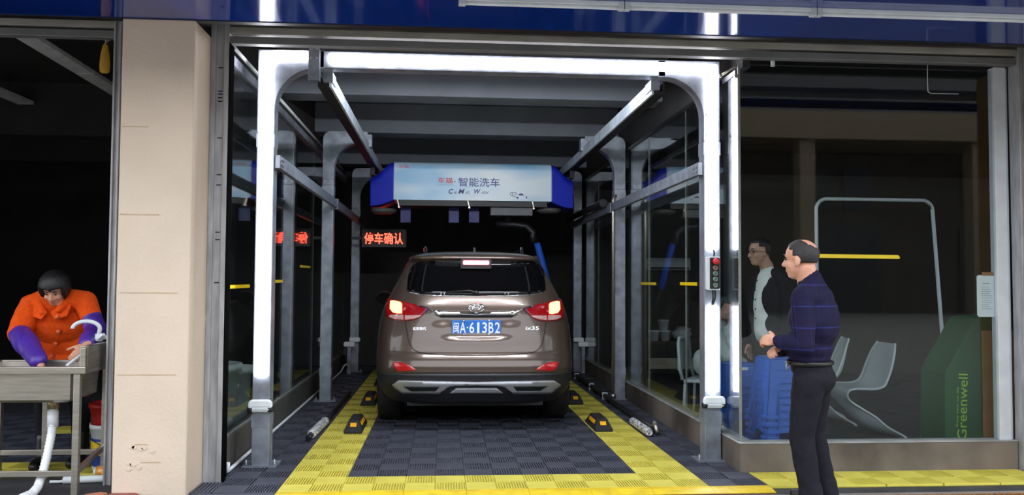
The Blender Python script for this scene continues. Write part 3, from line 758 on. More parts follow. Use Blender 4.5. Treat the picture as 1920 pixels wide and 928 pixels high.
q = MB(); q.tube([(-1.10, 7.36, 0.04), (-1.105, 7.30, 0.03), (-1.11, 7.27, 0.025)], 0.024, 8); q.tube([(-1.08, 8.1, 0.035), (-1.08, 10.2, 0.035)], 0.02, 8); part('tube', q, M_DKMET, t)
# white conduit lying along the left curb
q = MB(); q.tube([(-1.455, 6.02, 0.09), (-1.462, 6.03, 0.03), (-1.47, 6.1, 0.02), (-1.475, 7.5, 0.02), (-1.475, 9.5, 0.02), (-1.47, 12.2, 0.02), (-1.46, 12.5, 0.03), (-1.42, 12.55, 0.12), (-1.34, 12.56, 0.16)], 0.013, 8)
solo('white_conduit', q, M_WHITE, 'thin white conduit running along the foot of the left curb', 'conduit')
# riser pipe on the middle right post and the long spray bar
t = thing('riser_pipe', 'thin steel riser pipe on the middle right post', 'pipe', (PR-0.09, 9.6, 0))
q = MB(); q.tube([(PR-0.09, 9.64, 0.02), (PR-0.09, 9.64, 2.28), (PR-0.085, 9.65, 2.33), (PR-0.05, 9.66, 2.34)], 0.018, 10); part('tube', q, M_STEEL, t)
q = MB(); q.cyl((PR-0.09, 9.64, 0.03), (PR-0.09, 9.64, 0.07), 0.034, 10); q.cyl((PR-0.09, 9.64, 2.22), (PR-0.09, 9.64, 2.26), 0.027, 10); part('coupling', q, M_BOLT, t)
t = thing('spray_bar', 'dark spray bar with a bright edge under the right rear side beam', 'spray bar', (PR-0.16, 11.0, 2.2))
q = MB(); q.tube([(PR-0.15, 9.95, 2.28), (PR-0.17, 12.6, 2.28)], 0.035, 10); part('tube', q, M_DKMET, t)
q = MB(); q.bar((PR-0.19, 9.98, 2.305), (PR-0.21, 12.6, 2.305), 0.008, 0.008); part('edge_strip', q, M_STEEL, t)
q = MB(); q.cyl((PR-0.15, 9.93, 2.28), (PR-0.15, 10.0, 2.28), 0.05, 10); q.box(PR-0.15, PR-0.08, 9.95, 9.98, 2.27, 2.29); part('end_flange', q, M_DKMET, t)
# ------------------------------------------------------------------ the car
CX = 0.302; REAR = 7.58
car = thing('car', 'brown-grey crossover car seen from behind with brake lights on', 'car', (CX, REAR+2.2, 0))
M_PAINT = mat('brown_grey_paint', srgb(86, 71, 62), 0.30, 0.5, 0.03, 300, coat=0.8)
M_CLAD = mat('black_cladding', srgb(34, 34, 38), 0.5, 0, 0.1)
M_CGLASS = mat('dark_car_glass', srgb(8, 8, 10), 0.05, 0, 0.05, spec=0.4)
M_CHROME = mat('chrome', srgb(220, 222, 226), 0.10, 1.0, 0.02)
M_SILV = mat('silver_plastic', srgb(176, 178, 182), 0.35, 0.5, 0.05)
M_TAIL = mat('tail_red', srgb(112, 6, 14), 0.12, 0, 0.06, 40, coat=0.6, emit=(1, 0.02, 0.02, 1), estr=0.04)
M_TAILL = mat('tail_lit', srgb(255, 90, 40), 0.3, 0, 0.0, emit=(1.0, 0.22, 0.06, 1), estr=4.5)
M_TAILR = mat('brake_lit', srgb(255, 60, 60), 0.3, 0, 0.0, emit=(1.0, 0.10, 0.12, 1), estr=3.5)
M_TAILC = mat('tail_clear', srgb(190, 150, 146), 0.12, 0.2, 0.15, 60, coat=0.6)
# z, half width, rear y, front y, rear bow, front bow
LV = [(0.24, 0.80, 0.16, 4.28, 0.55, 0.6), (0.30, 0.85, 0.10, 4.34, 0.52, 0.6), (0.36, 0.885, 0.05, 4.38, 0.50, 0.6), (0.44, 0.905, 0.015, 4.40, 0.48, 0.6),
      (0.52, 0.91, 0.0, 4.41, 0.46, 0.6), (0.58, 0.91, 0.0, 4.41, 0.46, 0.6), (0.65, 0.912, 0.02, 4.40, 0.46, 0.6), (0.70, 0.912, 0.055, 4.38, 0.46, 0.6),
      (0.76, 0.91, 0.07, 4.35, 0.46, 0.62), (0.84, 0.905, 0.085, 4.28, 0.46, 0.66), (0.92, 0.90, 0.105, 4.15, 0.47, 0.7), (1.00, 0.885, 0.125, 3.95, 0.48, 0.7),
      (1.06, 0.872, 0.14, 3.70, 0.48, 0.7), (1.12, 0.852, 0.16, 3.45, 0.48, 0.7), (1.18, 0.822, 0.19, 3.25, 0.48, 0.7), (1.24, 0.792, 0.225, 3.08, 0.47, 0.6),
      (1.32, 0.755, 0.28, 2.86, 0.46, 0.55), (1.40, 0.715, 0.335, 2.64, 0.45, 0.5), (1.48, 0.672, 0.39, 2.40, 0.44, 0.5), (1.53, 0.642, 0.425, 2.25, 0.43, 0.45),
      (1.545, 0.638, 0.37, 2.2, 0.42, 0.45), (1.565, 0.628, 0.36, 2.1, 0.42, 0.45), (1.585, 0.60, 0.40, 2.0, 0.42, 0.45), (1.615, 0.52, 0.56, 1.85, 0.42, 0.45), (1.635, 0.38, 0.78, 1.7, 0.36, 0.4), (1.642, 0.15, 1.0, 1.45, 0.2, 0.2)]
ZK = np.array([l[0] for l in LV])
def lev(z): return [float(np.interp(z, ZK, [l[k] for l in LV])) for k in range(1, 6)]
zs = sorted(set([round(v, 4) for v in list(np.arange(0.24, 1.53, 0.02))+[0.52]+[l[0] for l in LV if l[0] > 1.5]]))
def outline(z):
    wd, yr, yf, B, Bf = lev(z); P = 3.0; pts = []
    def se(t, pw): return math.copysign(abs(t)**(2/pw), t)
    for i in range(49):
        th = -math.pi/2+math.pi*i/48; pts.append((wd*se(math.sin(th), P), yr+B-B*se(math.cos(th), P)))
    for i in range(1, 14): pts.append((wd, yr+B+(yf-Bf-yr-B)*i/14))
    for i in range(25):
        th = math.pi/2-math.pi*i/24; pts.append((wd*se(math.sin(th), 2.6), yf-Bf+Bf*se(math.cos(th), 2.6)))
    for i in range(13, 0, -1): pts.append((-wd, yr+B+(yf-Bf-yr-B)*i/14))
    return pts
def sst(a, b_, x):
    t = min(1, max(0, (x-a)/(b_-a))); return t*t*(3-2*t)
def recess(x, z):   # licence plate hollow, trapezoid
    half = 0.34+max(0.0, (1.03-z))*(-0.55)
    a = 1-sst(half-0.02, half+0.02, abs(x)); c = sst(0.815, 0.84, z)*(1-sst(1.035, 1.05, z))
    return 0.028*a*c
def loft(zlist):
    q = MB(); rings = [outline(z) for z in zlist]; k = len(rings[0]); vs = []
    for z, rg in zip(zlist, rings):
        for i, (x, y) in enumerate(rg):
            if i < 49: y += recess(x, z)
            vs.append((CX+x, REAR+y, z))
    fs = []
    for i in range(len(zlist)-1):
        for j in range(k): fs.append((i*k+j, i*k+(j+1) % k, (i+1)*k+(j+1) % k, (i+1)*k+j))
    q.add(vs, fs, 0, True)
    for i, rv in ((0, True), (len(zlist)-1, False)):
        q.f.append([i*k+j for j in range(k)][::-1 if rv else 1]); q.mi.append(0); q.sm.append(False)
    return q
zu = [z for z in zs if z >= 0.5199]; zl = [z for z in zs if z <= 0.5201]
full = loft(zs)
BVH = BVHTree.FromPolygons([Vector(v) for v in full.v], full.f)
# wheel arches are cut out of body and cladding
AX = (REAR+0.87, REAR+0.87+2.64); TR = 0.345
def cut(o):
    c = MB()
    for ya in AX:
        for s in (-1, 1): c.cyl((CX+s*0.55, ya, TR-0.0), (CX+s*1.05, ya, TR-0.0), 0.405, 40)
    cme = c.mesh('cutter', M_CLAD); co = bpy.data.objects.new('cutter', cme); COL.objects.link(co)
    co.location = (0, 0, 0); cme.transform(Matrix.Translation(-car.location)); co.parent = car
    md = o.modifiers.new('arch', 'BOOLEAN'); md.object = co; md.operation = 'DIFFERENCE'; md.solver = 'EXACT'
    bpy.context.view_layer.update(); dg = bpy.context.evaluated_depsgraph_get()
    me = bpy.data.meshes.new_from_object(o.evaluated_get(dg)); o.modifiers.remove(md)
    for m in list(me.materials)[1:]: pass
    o.data = me; bpy.data.objects.remove(co)
body = part('body', loft(zu), M_PAINT, car); cut(body)
clad = part('lower_cladding', loft(zl), M_CLAD, car); cut(clad)

def cast(x, y):
    h = BVH.ray_cast(EYE, ray(x, y).normalized())
    if h[0] is None: return None
    return h[0], h[1]
def patch_pts(poly, off, thick, step=3.0, mirror=False):
    P = []
    k = len(poly)
    for i in range(k):
        a, c = Vector(poly[i]), Vector(poly[(i+1) % k]); n = max(1, int((c-a).length/step))
        for j in range(n): P.append(a.lerp(c, j/n))
    nb = len(P)
    x0 = min(p.x for p in P); x1 = max(p.x for p in P); y0 = min(p.y for p in P); y1 = max(p.y for p in P)
    def inside(x, y):
        r = False
        for i in range(nb):
            a, c = P[i], P[i-1]
            if (a.y > y) != (c.y > y) and x < (c.x-a.x)*(y-a.y)/(c.y-a.y)+a.x: r = not r
        return r
    pts = list(P); yy = y0+step*0.6
    while yy < y1:
        xx = x0+step*0.6
        while xx < x1:
            if inside(xx, yy) and min((Vector((xx, yy))-p).length for p in P) > step*0.5: pts.append(Vector((xx, yy)))
            xx += step
        yy += step
    V, E_, F_, *_ = delaunay_2d_cdt(pts, [(i, (i+1) % nb) for i in range(nb)], [list(range(nb))], 1, 1e-4)
    out = []; ok = []
    for v in V:
        h = cast(v.x, v.y)
        if h is None:
            # beyond the silhouette: nearest surface point to the ray at the car
            p = on_y(v.x, v.y, REAR+0.55); hh = BVH.find_nearest(p); h = (hh[0], hh[1])
        n = h[1]
        if n.y > 0: n = -n
        out.append((h[0]+n*off, h[0]-n*thick))
    return out, F_
def patch(name, poly, m, parent=None, off=0.004, thick=0.006, step=3.0, mirror=False, label=None):
    parent = parent or body
    res = []
    out, F_ = patch_pts(poly, off, thick, step)
    for mir in ((False, True) if mirror else (False,)):
        def T(p): return Vector((2*CX-p.x, p.y, p.z)) if mir else p
        q = MB(); n = len(out); vs = [T(a) for a, c in out]+[T(c) for a, c in out]
        cnt = {}
        for f in F_:
            for i in range(len(f)):
                e = (f[i], f[(i+1) % len(f)]); cnt[tuple(sorted(e))] = cnt.get(tuple(sorted(e)), 0)+1
        fs = [list(f) for f in F_]
        for f in F_:
            for i in range(len(f)):
                e = (f[i], f[(i+1) % len(f)])
                if cnt[tuple(sorted(e))] == 1: fs.append((e[1], e[0], e[0]+n, e[1]+n))
        q.add(vs, fs, 0, False)
        for i in range(len(F_)): q.sm[i] = True
        res.append(part(name, q, m, parent, label=label))
    return res
def strip(name, pts, wpx, m, parent=None, off=0.002, mirror=False):
    pts = [Vector(p) for p in pts]; L = []; R_ = []
    for i, p in enumerate(pts):
        t = (pts[min(i+1, len(pts)-1)]-pts[max(i-1, 0)]).normalized(); n = Vector((-t.y, t.x))
        L.append(p+n*wpx/2); R_.append(p-n*wpx/2)
    return patch(name, [tuple(p) for p in L+R_[::-1]], m, parent, off, 0.004, 4.0, mirror)
MX = 893.2
def sym(half): return half+[(2*MX-x, y) for x, y in half[::-1] if abs(x-MX) > 0.5]
# rear window, spoiler lip and brake lamp
win = patch('rear_window', sym([(789, 489), (775, 497), (768, 507), (765, 520), (763.5, 541), (768, 546), (790, 551), (830, 553.5), (MX, 554.5)])+[], M_CGLASS, car, 0.003, 0.004, 6.0)[0]
strip('window_trim', [(763, 543), (768, 547.5), (790, 552.5), (830, 555), (MX, 556), (956, 555), (996, 552.5), (1018, 547.5), (1023, 543)], 1.6, M_CHROME, win, 0.006)
q = MB()
bl = [on_y(868, 496.5, REAR+0.36), on_y(917, 488.5, REAR+0.36)]
q.prism(rrect(bl[0].x, bl[1].x, bl[0].z, bl[1].z, 0.012, 4), REAR+0.335, REAR+0.42); part('high_brake_light', q, M_TAILR, car, label='lit red high brake light')
q = MB(); q.prism(rrect(bl[0].x-0.02, bl[1].x+0.02, bl[0].z-0.035, bl[1].z+0.02, 0.012, 4), REAR+0.342, REAR+0.43); part('brake_light_housing', q, M_CLAD, car)
# wiper
p0, p1, p2 = cast(893, 549), cast(880, 545), cast(836, 547.5)
q = MB(); q.tube([p0[0]+Vector((0,-0.02,0)), p1[0]+Vector((0,-0.022,0)), p2[0]+Vector((0,-0.018,0))], [0.014, 0.009, 0.006], 8); q.ball(p0[0]+Vector((0,-0.015,0)), 0.022); part('rear_wiper', q, M_BLKPL, win)
# tail lamps
TL = [(727.5, 560.5), (745, 563), (762, 567.5), (784, 572.5), (803, 578), (796, 586.5), (789, 594), (777.6, 599.5), (758, 601.8), (738.8, 600), (726.8, 595), (724.8, 579)]
for tl, mir in zip(patch('tail_lamp', TL, M_TAIL, car, 0.010, 0.012, 3.0, True), (False, True)):
    tl['label'] = 'red wraparound tail lamp'
    sg = (lambda pl: [(2*MX-x, y) for x, y in pl]) if mir else (lambda pl: pl)
    def sub(nm, pl, m, off):
        out, F_ = patch_pts(pl, off, 0.004, 3.0)
        q = MB(); T = (lambda p: Vector((2*CX-p.x, p.y, p.z))) if mir else (lambda p: p)
        q.add([T(a) for a, c in out], [list(f) for f in F_], 0, True); part(nm, q, m, tl)
    sub('lit_lens', [(733.5, 565.5), (740, 564.8), (752, 567.5), (755, 571), (755, 588), (748, 588.5), (738, 586), (733, 580)], M_TAILL, 0.0145)
    sub('clear_lens', [(733, 590.5), (757, 590.5), (758, 600), (742, 599), (731, 595)], M_TAILC, 0.0135)
    sub('clear_lens', [(760, 591.5), (790, 591.5), (787, 594.5), (777, 598), (760.5, 600.3)], M_TAILC, 0.0135)
    sub('chrome_edge', [(784, 571.5), (804, 577.5), (797, 587.5), (795, 586.5), (800.5, 579.5), (783, 574.5)], M_CHROME, 0.0145)
# chrome bar above the plate, emblem
patch('chrome_strip', sym([(804, 578), (812, 581.8), (835, 584.5), (MX, 587.2)])[:7]+[(2*MX-822, 591.5), (MX, 592.2), (822, 591.5)], M_CHROME, car, 0.014, 0.006, 4.0)
patch('handle_shadow_gap', [(823, 592), (2*MX-823, 592), (2*MX-826, 595.5), (826, 595.5)], M_CLAD, car, 0.004, 0.004, 4.0)
def ellipse(cx, cy, a, c, n=24): return [(cx+a*math.cos(2*math.pi*i/n), cy+c*math.sin(2*math.pi*i/n)) for i in range(n)]
em = patch('emblem', ellipse(MX, 578.3, 15.5, 9), M_CHROME, car, 0.016, 0.006, 3.0, label='oval chrome emblem')[0]
patch('emblem_field', ellipse(MX, 578.3, 13.3, 7), mat('emblem_grey', srgb(120, 112, 106), 0.3, 0.6, 0.05), em, 0.0175, 0.004, 3.0)
for pl in ([(882.5, 582), (886, 575.5), (890, 573.5), (891.5, 575), (888, 577.5), (885.5, 582.5)], [(897.5, 573.5), (903.5, 574.5), (900.5, 581), (896.5, 583), (894.8, 581.5), (898.5, 578.5)], [(887.5, 578), (893, 576.5), (899, 577.3), (898.5, 579.3), (892, 578.7), (887, 580.3)]):
    patch('emblem_stroke', pl, M_CHROME, em, 0.0195, 0.004, 2.0)
# licence plate
pc = cast(MX, 614)[0]; py = pc.y-0.012
a, c = on_y(847, 628.3, py), on_y(939, 600.2, py)
PW, PH = c.x-a.x, c.z-a.z
q = MB(); q.prism(rrect(a.x, c.x, a.z, c.z, 0.008, 3), py, py+0.006); plate = part('licence_plate', q, mat('plate_blue', srgb(36, 104, 190), 0.35, 0, 0.05), car, label='blue licence plate with white characters')
q = MB()
fr = 0.006
for (xa, xb, za, zb2) in ((a.x+fr, c.x-fr, a.z+fr, a.z+fr+0.003), (a.x+fr, c.x-fr, c.z-fr-0.003, c.z-fr), (a.x+fr, a.x+fr+0.003, a.z+fr, c.z-fr), (c.x-fr-0.003, c.x-fr, a.z+fr, c.z-fr)):
    q.box(xa, xb, py-0.001, py, za, zb2)
M_PWH = mat('plate_white', srgb(232, 236, 240), 0.4, 0, 0.02)
part('plate_border', q, mat('plate_border', srgb(120, 165, 220), 0.4), plate)
def plate_text(s_, px0, px1, py0=604.2, py1=624.5, bold=0.012):
    A, B_ = on_y(px0, py1, py), on_y(px1, py0, py)
    part('lettering', text_mb(s_, B_.z-A.z, B_.x-A.x, (A.x, py-0.0003, A.z), depth=0.002, bold=bold), M_PWH, plate)
plate_text('闽', 850, 860.5); plate_text('A', 862, 873.5); plate_text('·', 875.2, 878, 612.5, 615.5)
for s_, x0_ in (('6', 880), ('1', 894.5), ('3', 904), ('B', 916), ('2', 928)): plate_text(s_, x0_, x0_+(4.5 if s_ == '1' else 9.3))
q = MB()
for (bx, bz) in ((869.5, 601.5), (917, 601.5), (869.5, 627), (917, 627)):
    p = on_y(bx, bz, py); q.lathe(p, [(0.011, 0), (0.011, -0.005), (0.007, -0.009), (0, -0.009)], 12, axis='y')
part('plate_bolts', q, M_CHROME, plate)
# badges
for (s_, x0_, x1_, y0_, y1_) in (('北京现代', 774, 799, 613.5, 619), ('ix35', 985.5, 1010, 612, 618.5)):
    A, B_ = cast(x0_, y1_), cast(x1_, y0_)
    A2 = cast(x1_, y1_)
    mb = text_mb(s_, (B_[0]-A2[0]).length, (A2[0]-A[0]).length, A[0]+A[1]*0.002, xa=(A2[0]-A[0]), ya=(B_[0]-A2[0]), depth=0.004)
    part('badge', mb, M_CHROME, body)
# panel gaps
M_GAP = mat('panel_gap', srgb(12, 11, 11), 0.8)
strip('panel_gap', [(760, 603), (762.5, 618), (765, 634), (769, 646), (775, 655), (784, 660), (800, 663.3), (837, 665.8), (MX, 666.5)], 1.5, M_GAP, body, 0.0015, True)
# fog reflectors
for o in patch('bumper_reflector', [(735.5, 679.5), (746, 679), (760, 681.5), (771, 686.5), (781.5, 694.3), (760, 696), (745.5, 695.8), (740, 690)], mat('red_reflector', srgb(150, 10, 16), 0.15, 0, 0.1, 60, coat=0.6, emit=(1, 0.03, 0.03, 1), estr=0.05), car, 0.006, 0.006, 3.0, True): pass
# silver diffuser trim
dif = patch('silver_diffuser', [(737, 719.8), (747.8, 713), (807, 714), (MX, 716), (2*MX-807, 714), (2*MX-747.8, 713), (2*MX-737, 719.8), (2*MX-743, 726.5), (2*MX-755.6, 735), (2*MX-824, 736), (2*MX-840, 724.6), (2*MX-852, 721.5), (MX, 720.5), (852, 721.5), (840, 724.6), (824, 736), (755.6, 735), (743, 726.5)], M_SILV, car, 0.022, 0.004, 4.0)[0]
for o in patch('exhaust_inset', [(757.5, 722.2), (825, 722.2), (817, 731), (773, 731)], M_BLKPL, dif, 0.024, 0.002, 4.0, True): pass
patch('lower_bar', [(844, 735.6), (855, 727), (2*MX-855, 727), (2*MX-844, 735.6)], M_SILV, car, 0.016, 0.004, 4.0)
# wheels
for ya in AX:
    for s in (-1, 1):
        x = CX+s*0.80
        q = MB(); q.lathe((x, ya, TR), [(0.20, -0.11), (0.31, -0.115), (0.338, -0.085), (0.345, -0.03), (0.345, 0.03), (0.338, 0.085), (0.31, 0.115), (0.20, 0.11)], 40, axis='x')
        tyre = part('tyre', q, M_RUBBER, car)
        q = MB(); q.lathe((x, ya, TR), [(0.02, s*0.06), (0.07, s*0.075), (0.09, s*0.05), (0.195, s*0.04), (0.215, s*0.10), (0.222, s*0.11), (0.222, -s*0.09)], 30, axis='x')
        for k in range(5):
            th = 2*math.pi*k/5; d = Vector((0, math.cos(th), math.sin(th))); e = Vector((0, -math.sin(th), math.cos(th)))
            q.obox(Vector((x+s*0.085, ya, TR))+d*0.12, (d, e, (1,0,0)), (0.1, 0.03, 0.012))
        part('rim', q, M_SILV, tyre)
# underbody
q = MB(); q.box(CX-0.62, CX+0.62, REAR+0.25, REAR+4.1, 0.21, 0.28); q.cyl((CX-0.68, AX[0], TR), (CX+0.68, AX[0], TR), 0.04, 10); q.lathe((CX+0.3, REAR+0.5, 0.25), [(0, -0.3), (0.09, -0.3), (0.09, 0.2), (0, 0.2)], 14, axis='x'); part('underbody', q, M_BLKPL, car)
# roof rails, antenna
for s in (-1, 1):
    x = CX+s*0.475; q = MB(); pts = []
    for i in range(25):
        t = i/24; pts.append((x+s*0.015*math.sin(t*math.pi), REAR+0.80+t*1.35, 1.60+0.075*min(1, math.sin(min(t, 1-t)*math.pi*3) if min(t, 1-t) < 1/6 else 1)))
    q.tube(pts, 0.018, 8); part('roof_rail', q, M_CHROME, car)
q = MB(); q.prism([(REAR+0.72, 1.60), (REAR+0.86, 1.62), (REAR+0.80, 1.675), (REAR+0.76, 1.675)], CX-0.012, CX+0.012, 'x'); part('antenna', q, M_BLKPL, car, 0.004)
# side glass and mirrors
for s in (-1, 1):
    pl = [(REAR+0.62, 1.16), (REAR+3.05, 1.10), (REAR+2.45, 1.47), (REAR+1.9, 1.515), (REAR+0.95, 1.49)]
    q = MB(); n = 14; vs = []; fs = []
    for i in range(n+1):
        for j in range(7):
            t = i/n; u = j/6
            yb = pl[0][0]+(pl[1][0]-pl[0][0])*t; zb_ = pl[0][1]+(pl[1][1]-pl[0][1])*t
            yt = pl[4][0]+(pl[2][0]-pl[4][0])*t; zt_ = 1.49+0.035*math.sin(t*math.pi)
            y_, z_ = yb+(yt-yb)*u, zb_+(zt_-zb_)*u
            vs.append((CX+s*(lev(z_)[0]+0.003), y_, z_))
    for i in range(n):
        for j in range(6): fs.append((i*7+j, i*7+j+1, (i+1)*7+j+1, (i+1)*7+j))
    q.add(vs, fs, 0, True); part('side_window', q, M_CGLASS, car)
    y0m = REAR+2.78
    q = MB(); q.ball((CX+s*1.00, y0m, 1.14), (0.115, 0.075, 0.085), 16); q.bar((CX+s*0.84, y0m+0.03, 1.08), (CX+s*0.95, y0m+0.01, 1.12), 0.05, 0.04); mi = part('door_mirror', q, M_PAINT, car)
    q = MB(); q.prism([(CX+s*1.00+0.095*math.cos(t), 1.14+0.068*math.sin(t)) for t in np.linspace(0, 2*math.pi, 20)[:-1]], y0m-0.077, y0m-0.05); part('mirror_glass', q, M_CGLASS, mi)
# ------------------------------------------------------------------ people
def V3(*a): return Vector(a)
def frame(f, up=(0,0,1)):
    f = Vector(f).normalized(); l = Vector(up).cross(f).normalized(); u = f.cross(l).normalized()
    return f, l, u
class Fig:
    def __init__(s, mats): s.p = []; s.mats = mats
    def cap(s, a, b, ra, rb, m, bias=0.0): s.p.append(('c', Vector(a), Vector(b), ra, rb, m, bias)); return s
    def limb(s, pts, rs, m, bias=0.0):
        for i in range(len(pts)-1): s.cap(pts[i], pts[i+1], rs[i], rs[i+1], m, bias)
        return s
    def ell(s, c, r, ax, m, bias=0.0): s.p.append(('e', Vector(c), [Vector(a).normalized() for a in ax], r, None, m, bias)); return s
    def head(s, c, f, up=(0,0,1), k=1.0, skin=0, female=False):
        f, l, u = frame(f, up); c = Vector(c); A = (f, l, u)
        def L(a, b_, d): return c+f*a*k+l*b_*k+u*d*k
        s.ell(L(-0.008, 0, 0.035), (0.098*k, 0.076*k, 0.088*k), A, skin)
        s.ell(L(0.022, 0, -0.028), (0.070*k, 0.063*k, 0.075*k), A, skin)
        s.ell(L(0.038, 0, -0.078), (0.046*k, 0.042*k, 0.034*k), A, skin)
        s.cap(L(0.088, 0, 0.012), L(0.108, 0, -0.024), 0.008*k, 0.013*k, skin)
        for q in (-1, 1):
            s.ell(L(-0.006, q*0.076, -0.008), (0.020*k, 0.009*k, 0.033*k), A, skin)
            s.ell(L(0.072, q*0.030, 0.030), (0.016*k, 0.024*k, 0.009*k), A, skin)      # brow
            s.ell(L(0.062, q*0.038, -0.025), (0.026*k, 0.022*k, 0.022*k), A, skin)     # cheek
            s.ell(L(0.100, q*0.012, -0.030), (0.010*k, 0.008*k, 0.007*k), A, skin)
        s.ell(L(0.083, 0, -0.055), (0.012*k, 0.022*k, 0.006*k), A, skin); s.ell(L(0.080, 0, -0.065), (0.011*k, 0.019*k, 0.006*k), A, skin)
        return L, A
    def hand(s, w_, d, n, thumb=1, curl=0.5, m=0, k=1.0):
        w_ = Vector(w_); d = Vector(d).normalized(); n = Vector(n); n = (n-d*n.dot(d)).normalized(); sd = d.cross(n)*thumb
        s.cap(w_-d*0.02, w_+d*0.02, 0.026*k, 0.026*k, m)
        s.ell(w_+d*0.05*k, (0.052*k, 0.040*k, 0.017*k), (d, sd, n), m)
        tips = []
        for i, (off, L_) in enumerate(((0.029, 0.072), (0.010, 0.080), (-0.010, 0.074), (-0.028, 0.058))):
            p = w_+d*(0.088-abs(off)*0.25)*k+sd*off*k; dd = d.copy(); r = 0.0098*k
            for j, fr in enumerate((0.45, 0.32, 0.23)):
                dd = (Matrix.Rotation(curl*(0.8 if j == 0 else 1.0), 3, d.cross(n)) @ dd).normalized() if True else dd
                p2 = p+dd*L_*fr*k; s.cap(p, p2, r, r*0.9, m); p = p2; r *= 0.92
            tips.append(p)
        p = w_+d*0.03*k+sd*0.03*k; dd = (d*0.75+sd*0.6+n*0.35).normalized(); p2 = p+dd*0.045*k; s.cap(p, p2, 0.014*k, 0.0115*k, m)
        dd = (dd+n*0.35*curl+d*0.3).normalized(); s.cap(p2, p2+dd*0.034*k, 0.0115*k, 0.0095*k, m)
        return tips
    def sdf(s, P):
        out = []
        for q in s.p:
            if q[0] == 'c':
                a, b_ = np.array(q[1]), np.array(q[2]); ab = b_-a; t = np.clip(((P-a)@ab)/max(1e-9, ab@ab), 0, 1)
                out.append(np.linalg.norm(P-(a+t[:, None]*ab), axis=1)-(q[3]+(q[4]-q[3])*t)+q[6])
            else:
                M_ = np.array([list(v) for v in q[2]]); r = np.array(q[3]); L = (P-np.array(q[1]))@M_.T
                k0 = np.linalg.norm(L/r, axis=1); k1 = np.linalg.norm(L/r**2, axis=1)+1e-9
                out.append(k0*(k0-1)/k1+q[6])
        return np.array(out)
    def build(s, name, parent, voxel=0.007, smooth=4, folds=None):
        q = MB()
        for p in s.p:
            if p[0] == 'c':
                a, b_ = p[1], p[2]; d = (b_-a); ln = d.length; d = d.normalized() if ln > 1e-6 else Vector((0,0,1))
                pts = []; rs = []
                for i in range(7): th = math.pi/2*i/6; pts.append(a-d*p[3]*math.cos(th)); rs.append(max(1e-4, p[3]*math.sin(th)))
                for i in range(7): th = math.pi/2*i/6; pts.append(b_+d*p[4]*math.sin(th)); rs.append(max(1e-4, p[4]*math.cos(th)))
                # own ring frame (straight axis)
                aa = Vector((0,0,1)) if abs(d.z) < 0.9 else Vector((1,0,0)); aa = (aa-d*aa.dot(d)).normalized(); bb = d.cross(aa)
                n = 18; vs = [pt+(aa*math.cos(2*math.pi*j/n)+bb*math.sin(2*math.pi*j/n))*r for pt, r in zip(pts, rs) for j in range(n)]
                fs = [(i*n+j, i*n+(j+1) % n, (i+1)*n+(j+1) % n, (i+1)*n+j) for i in range(len(pts)-1) for j in range(n)]
                fs += [list(range(n))[::-1], [(len(pts)-1)*n+j for j in range(n)]]
                q.add(vs, fs)
            else:
                n = 22; h = 14; vs = []; c, A, r = p[1], p[2], p[3]
                for i in range(h+1):
                    th = math.pi*i/h
                    for j in range(n):
                        ph = 2*math.pi*j/n; e = max(1e-3, math.sin(th))
                        vs.append(c+A[0]*(r[0]*e*math.cos(ph))+A[1]*(r[1]*e*math.sin(ph))+A[2]*(r[2]*math.cos(th)))
                fs = [(i*n+j, i*n+(j+1) % n, (i+1)*n+(j+1) % n, (i+1)*n+j) for i in range(h) for j in range(n)]
                fs += [list(range(n))[::-1], [h*n+j for j in range(n)]]
                q.add(vs, fs)
        me = bpy.data.meshes.new('tmp'); me.from_pydata(q.v, [], q.f); bm = bmesh.new(); bm.from_mesh(me); bmesh.ops.recalc_face_normals(bm, faces=bm.faces); bm.to_mesh(me); bm.free()
        o = bpy.data.objects.new('tmp', me); COL.objects.link(o)
        rm = o.modifiers.new('r', 'REMESH'); rm.mode = 'VOXEL'; rm.voxel_size = voxel; rm.use_smooth_shade = True
        sm = o.modifiers.new('s', 'SMOOTH'); sm.factor = 0.5; sm.iterations = smooth
        bpy.context.view_layer.update(); dg = bpy.context.evaluated_depsgraph_get()
        m2 = bpy.data.meshes.new_from_object(o.evaluated_get(dg)); bpy.data.objects.remove(o); bpy.data.meshes.remove(me)
        n = len(m2.vertices); co = np.empty(n*3); m2.vertices.foreach_get('co', co); co = co.reshape(-1, 3)
        D = s.sdf(co); vm = np.array([p[5] for p in s.p])[D.argmin(0)]
        if folds:
            no = np.empty(n*3); m2.vertices.foreach_get('normal', no); no = no.reshape(-1, 3)
            amp = np.array([folds.get(i, 0.0) for i in range(len(s.mats))])[vm]
            x, y, z = co.T
            w1 = np.sin(z*46+7*np.sin(x*9+1.3)+6*np.sin(y*8)+x*22)*0.5+np.sin(z*23+x*31-y*27+4*np.sin(z*7))*0.5
            w1 = np.maximum(w1, -0.2)
            co = co+no*(amp*w1)[:, None]; m2.vertices.foreach_set('co', co.ravel())
        npol = len(m2.polygons); cen = np.empty(npol*3); m2.polygons.foreach_get('center', cen); cen = cen.reshape(-1, 3)
        D = s.sdf(cen); fm = np.array([p[5] for p in s.p])[D.argmin(0)]
        m2.materials.clear()
        for m in s.mats: m2.materials.append(m)
        m2.polygons.foreach_set('material_index', fm.astype(np.int32)); m2.polygons.foreach_set('use_smooth', np.ones(npol, bool))
        m2.transform(Matrix.Translation(-parent.location)); m2.update(); m2.name = name
        ob = bpy.data.objects.new(name, m2); COL.objects.link(ob); ob.parent = parent
        return ob
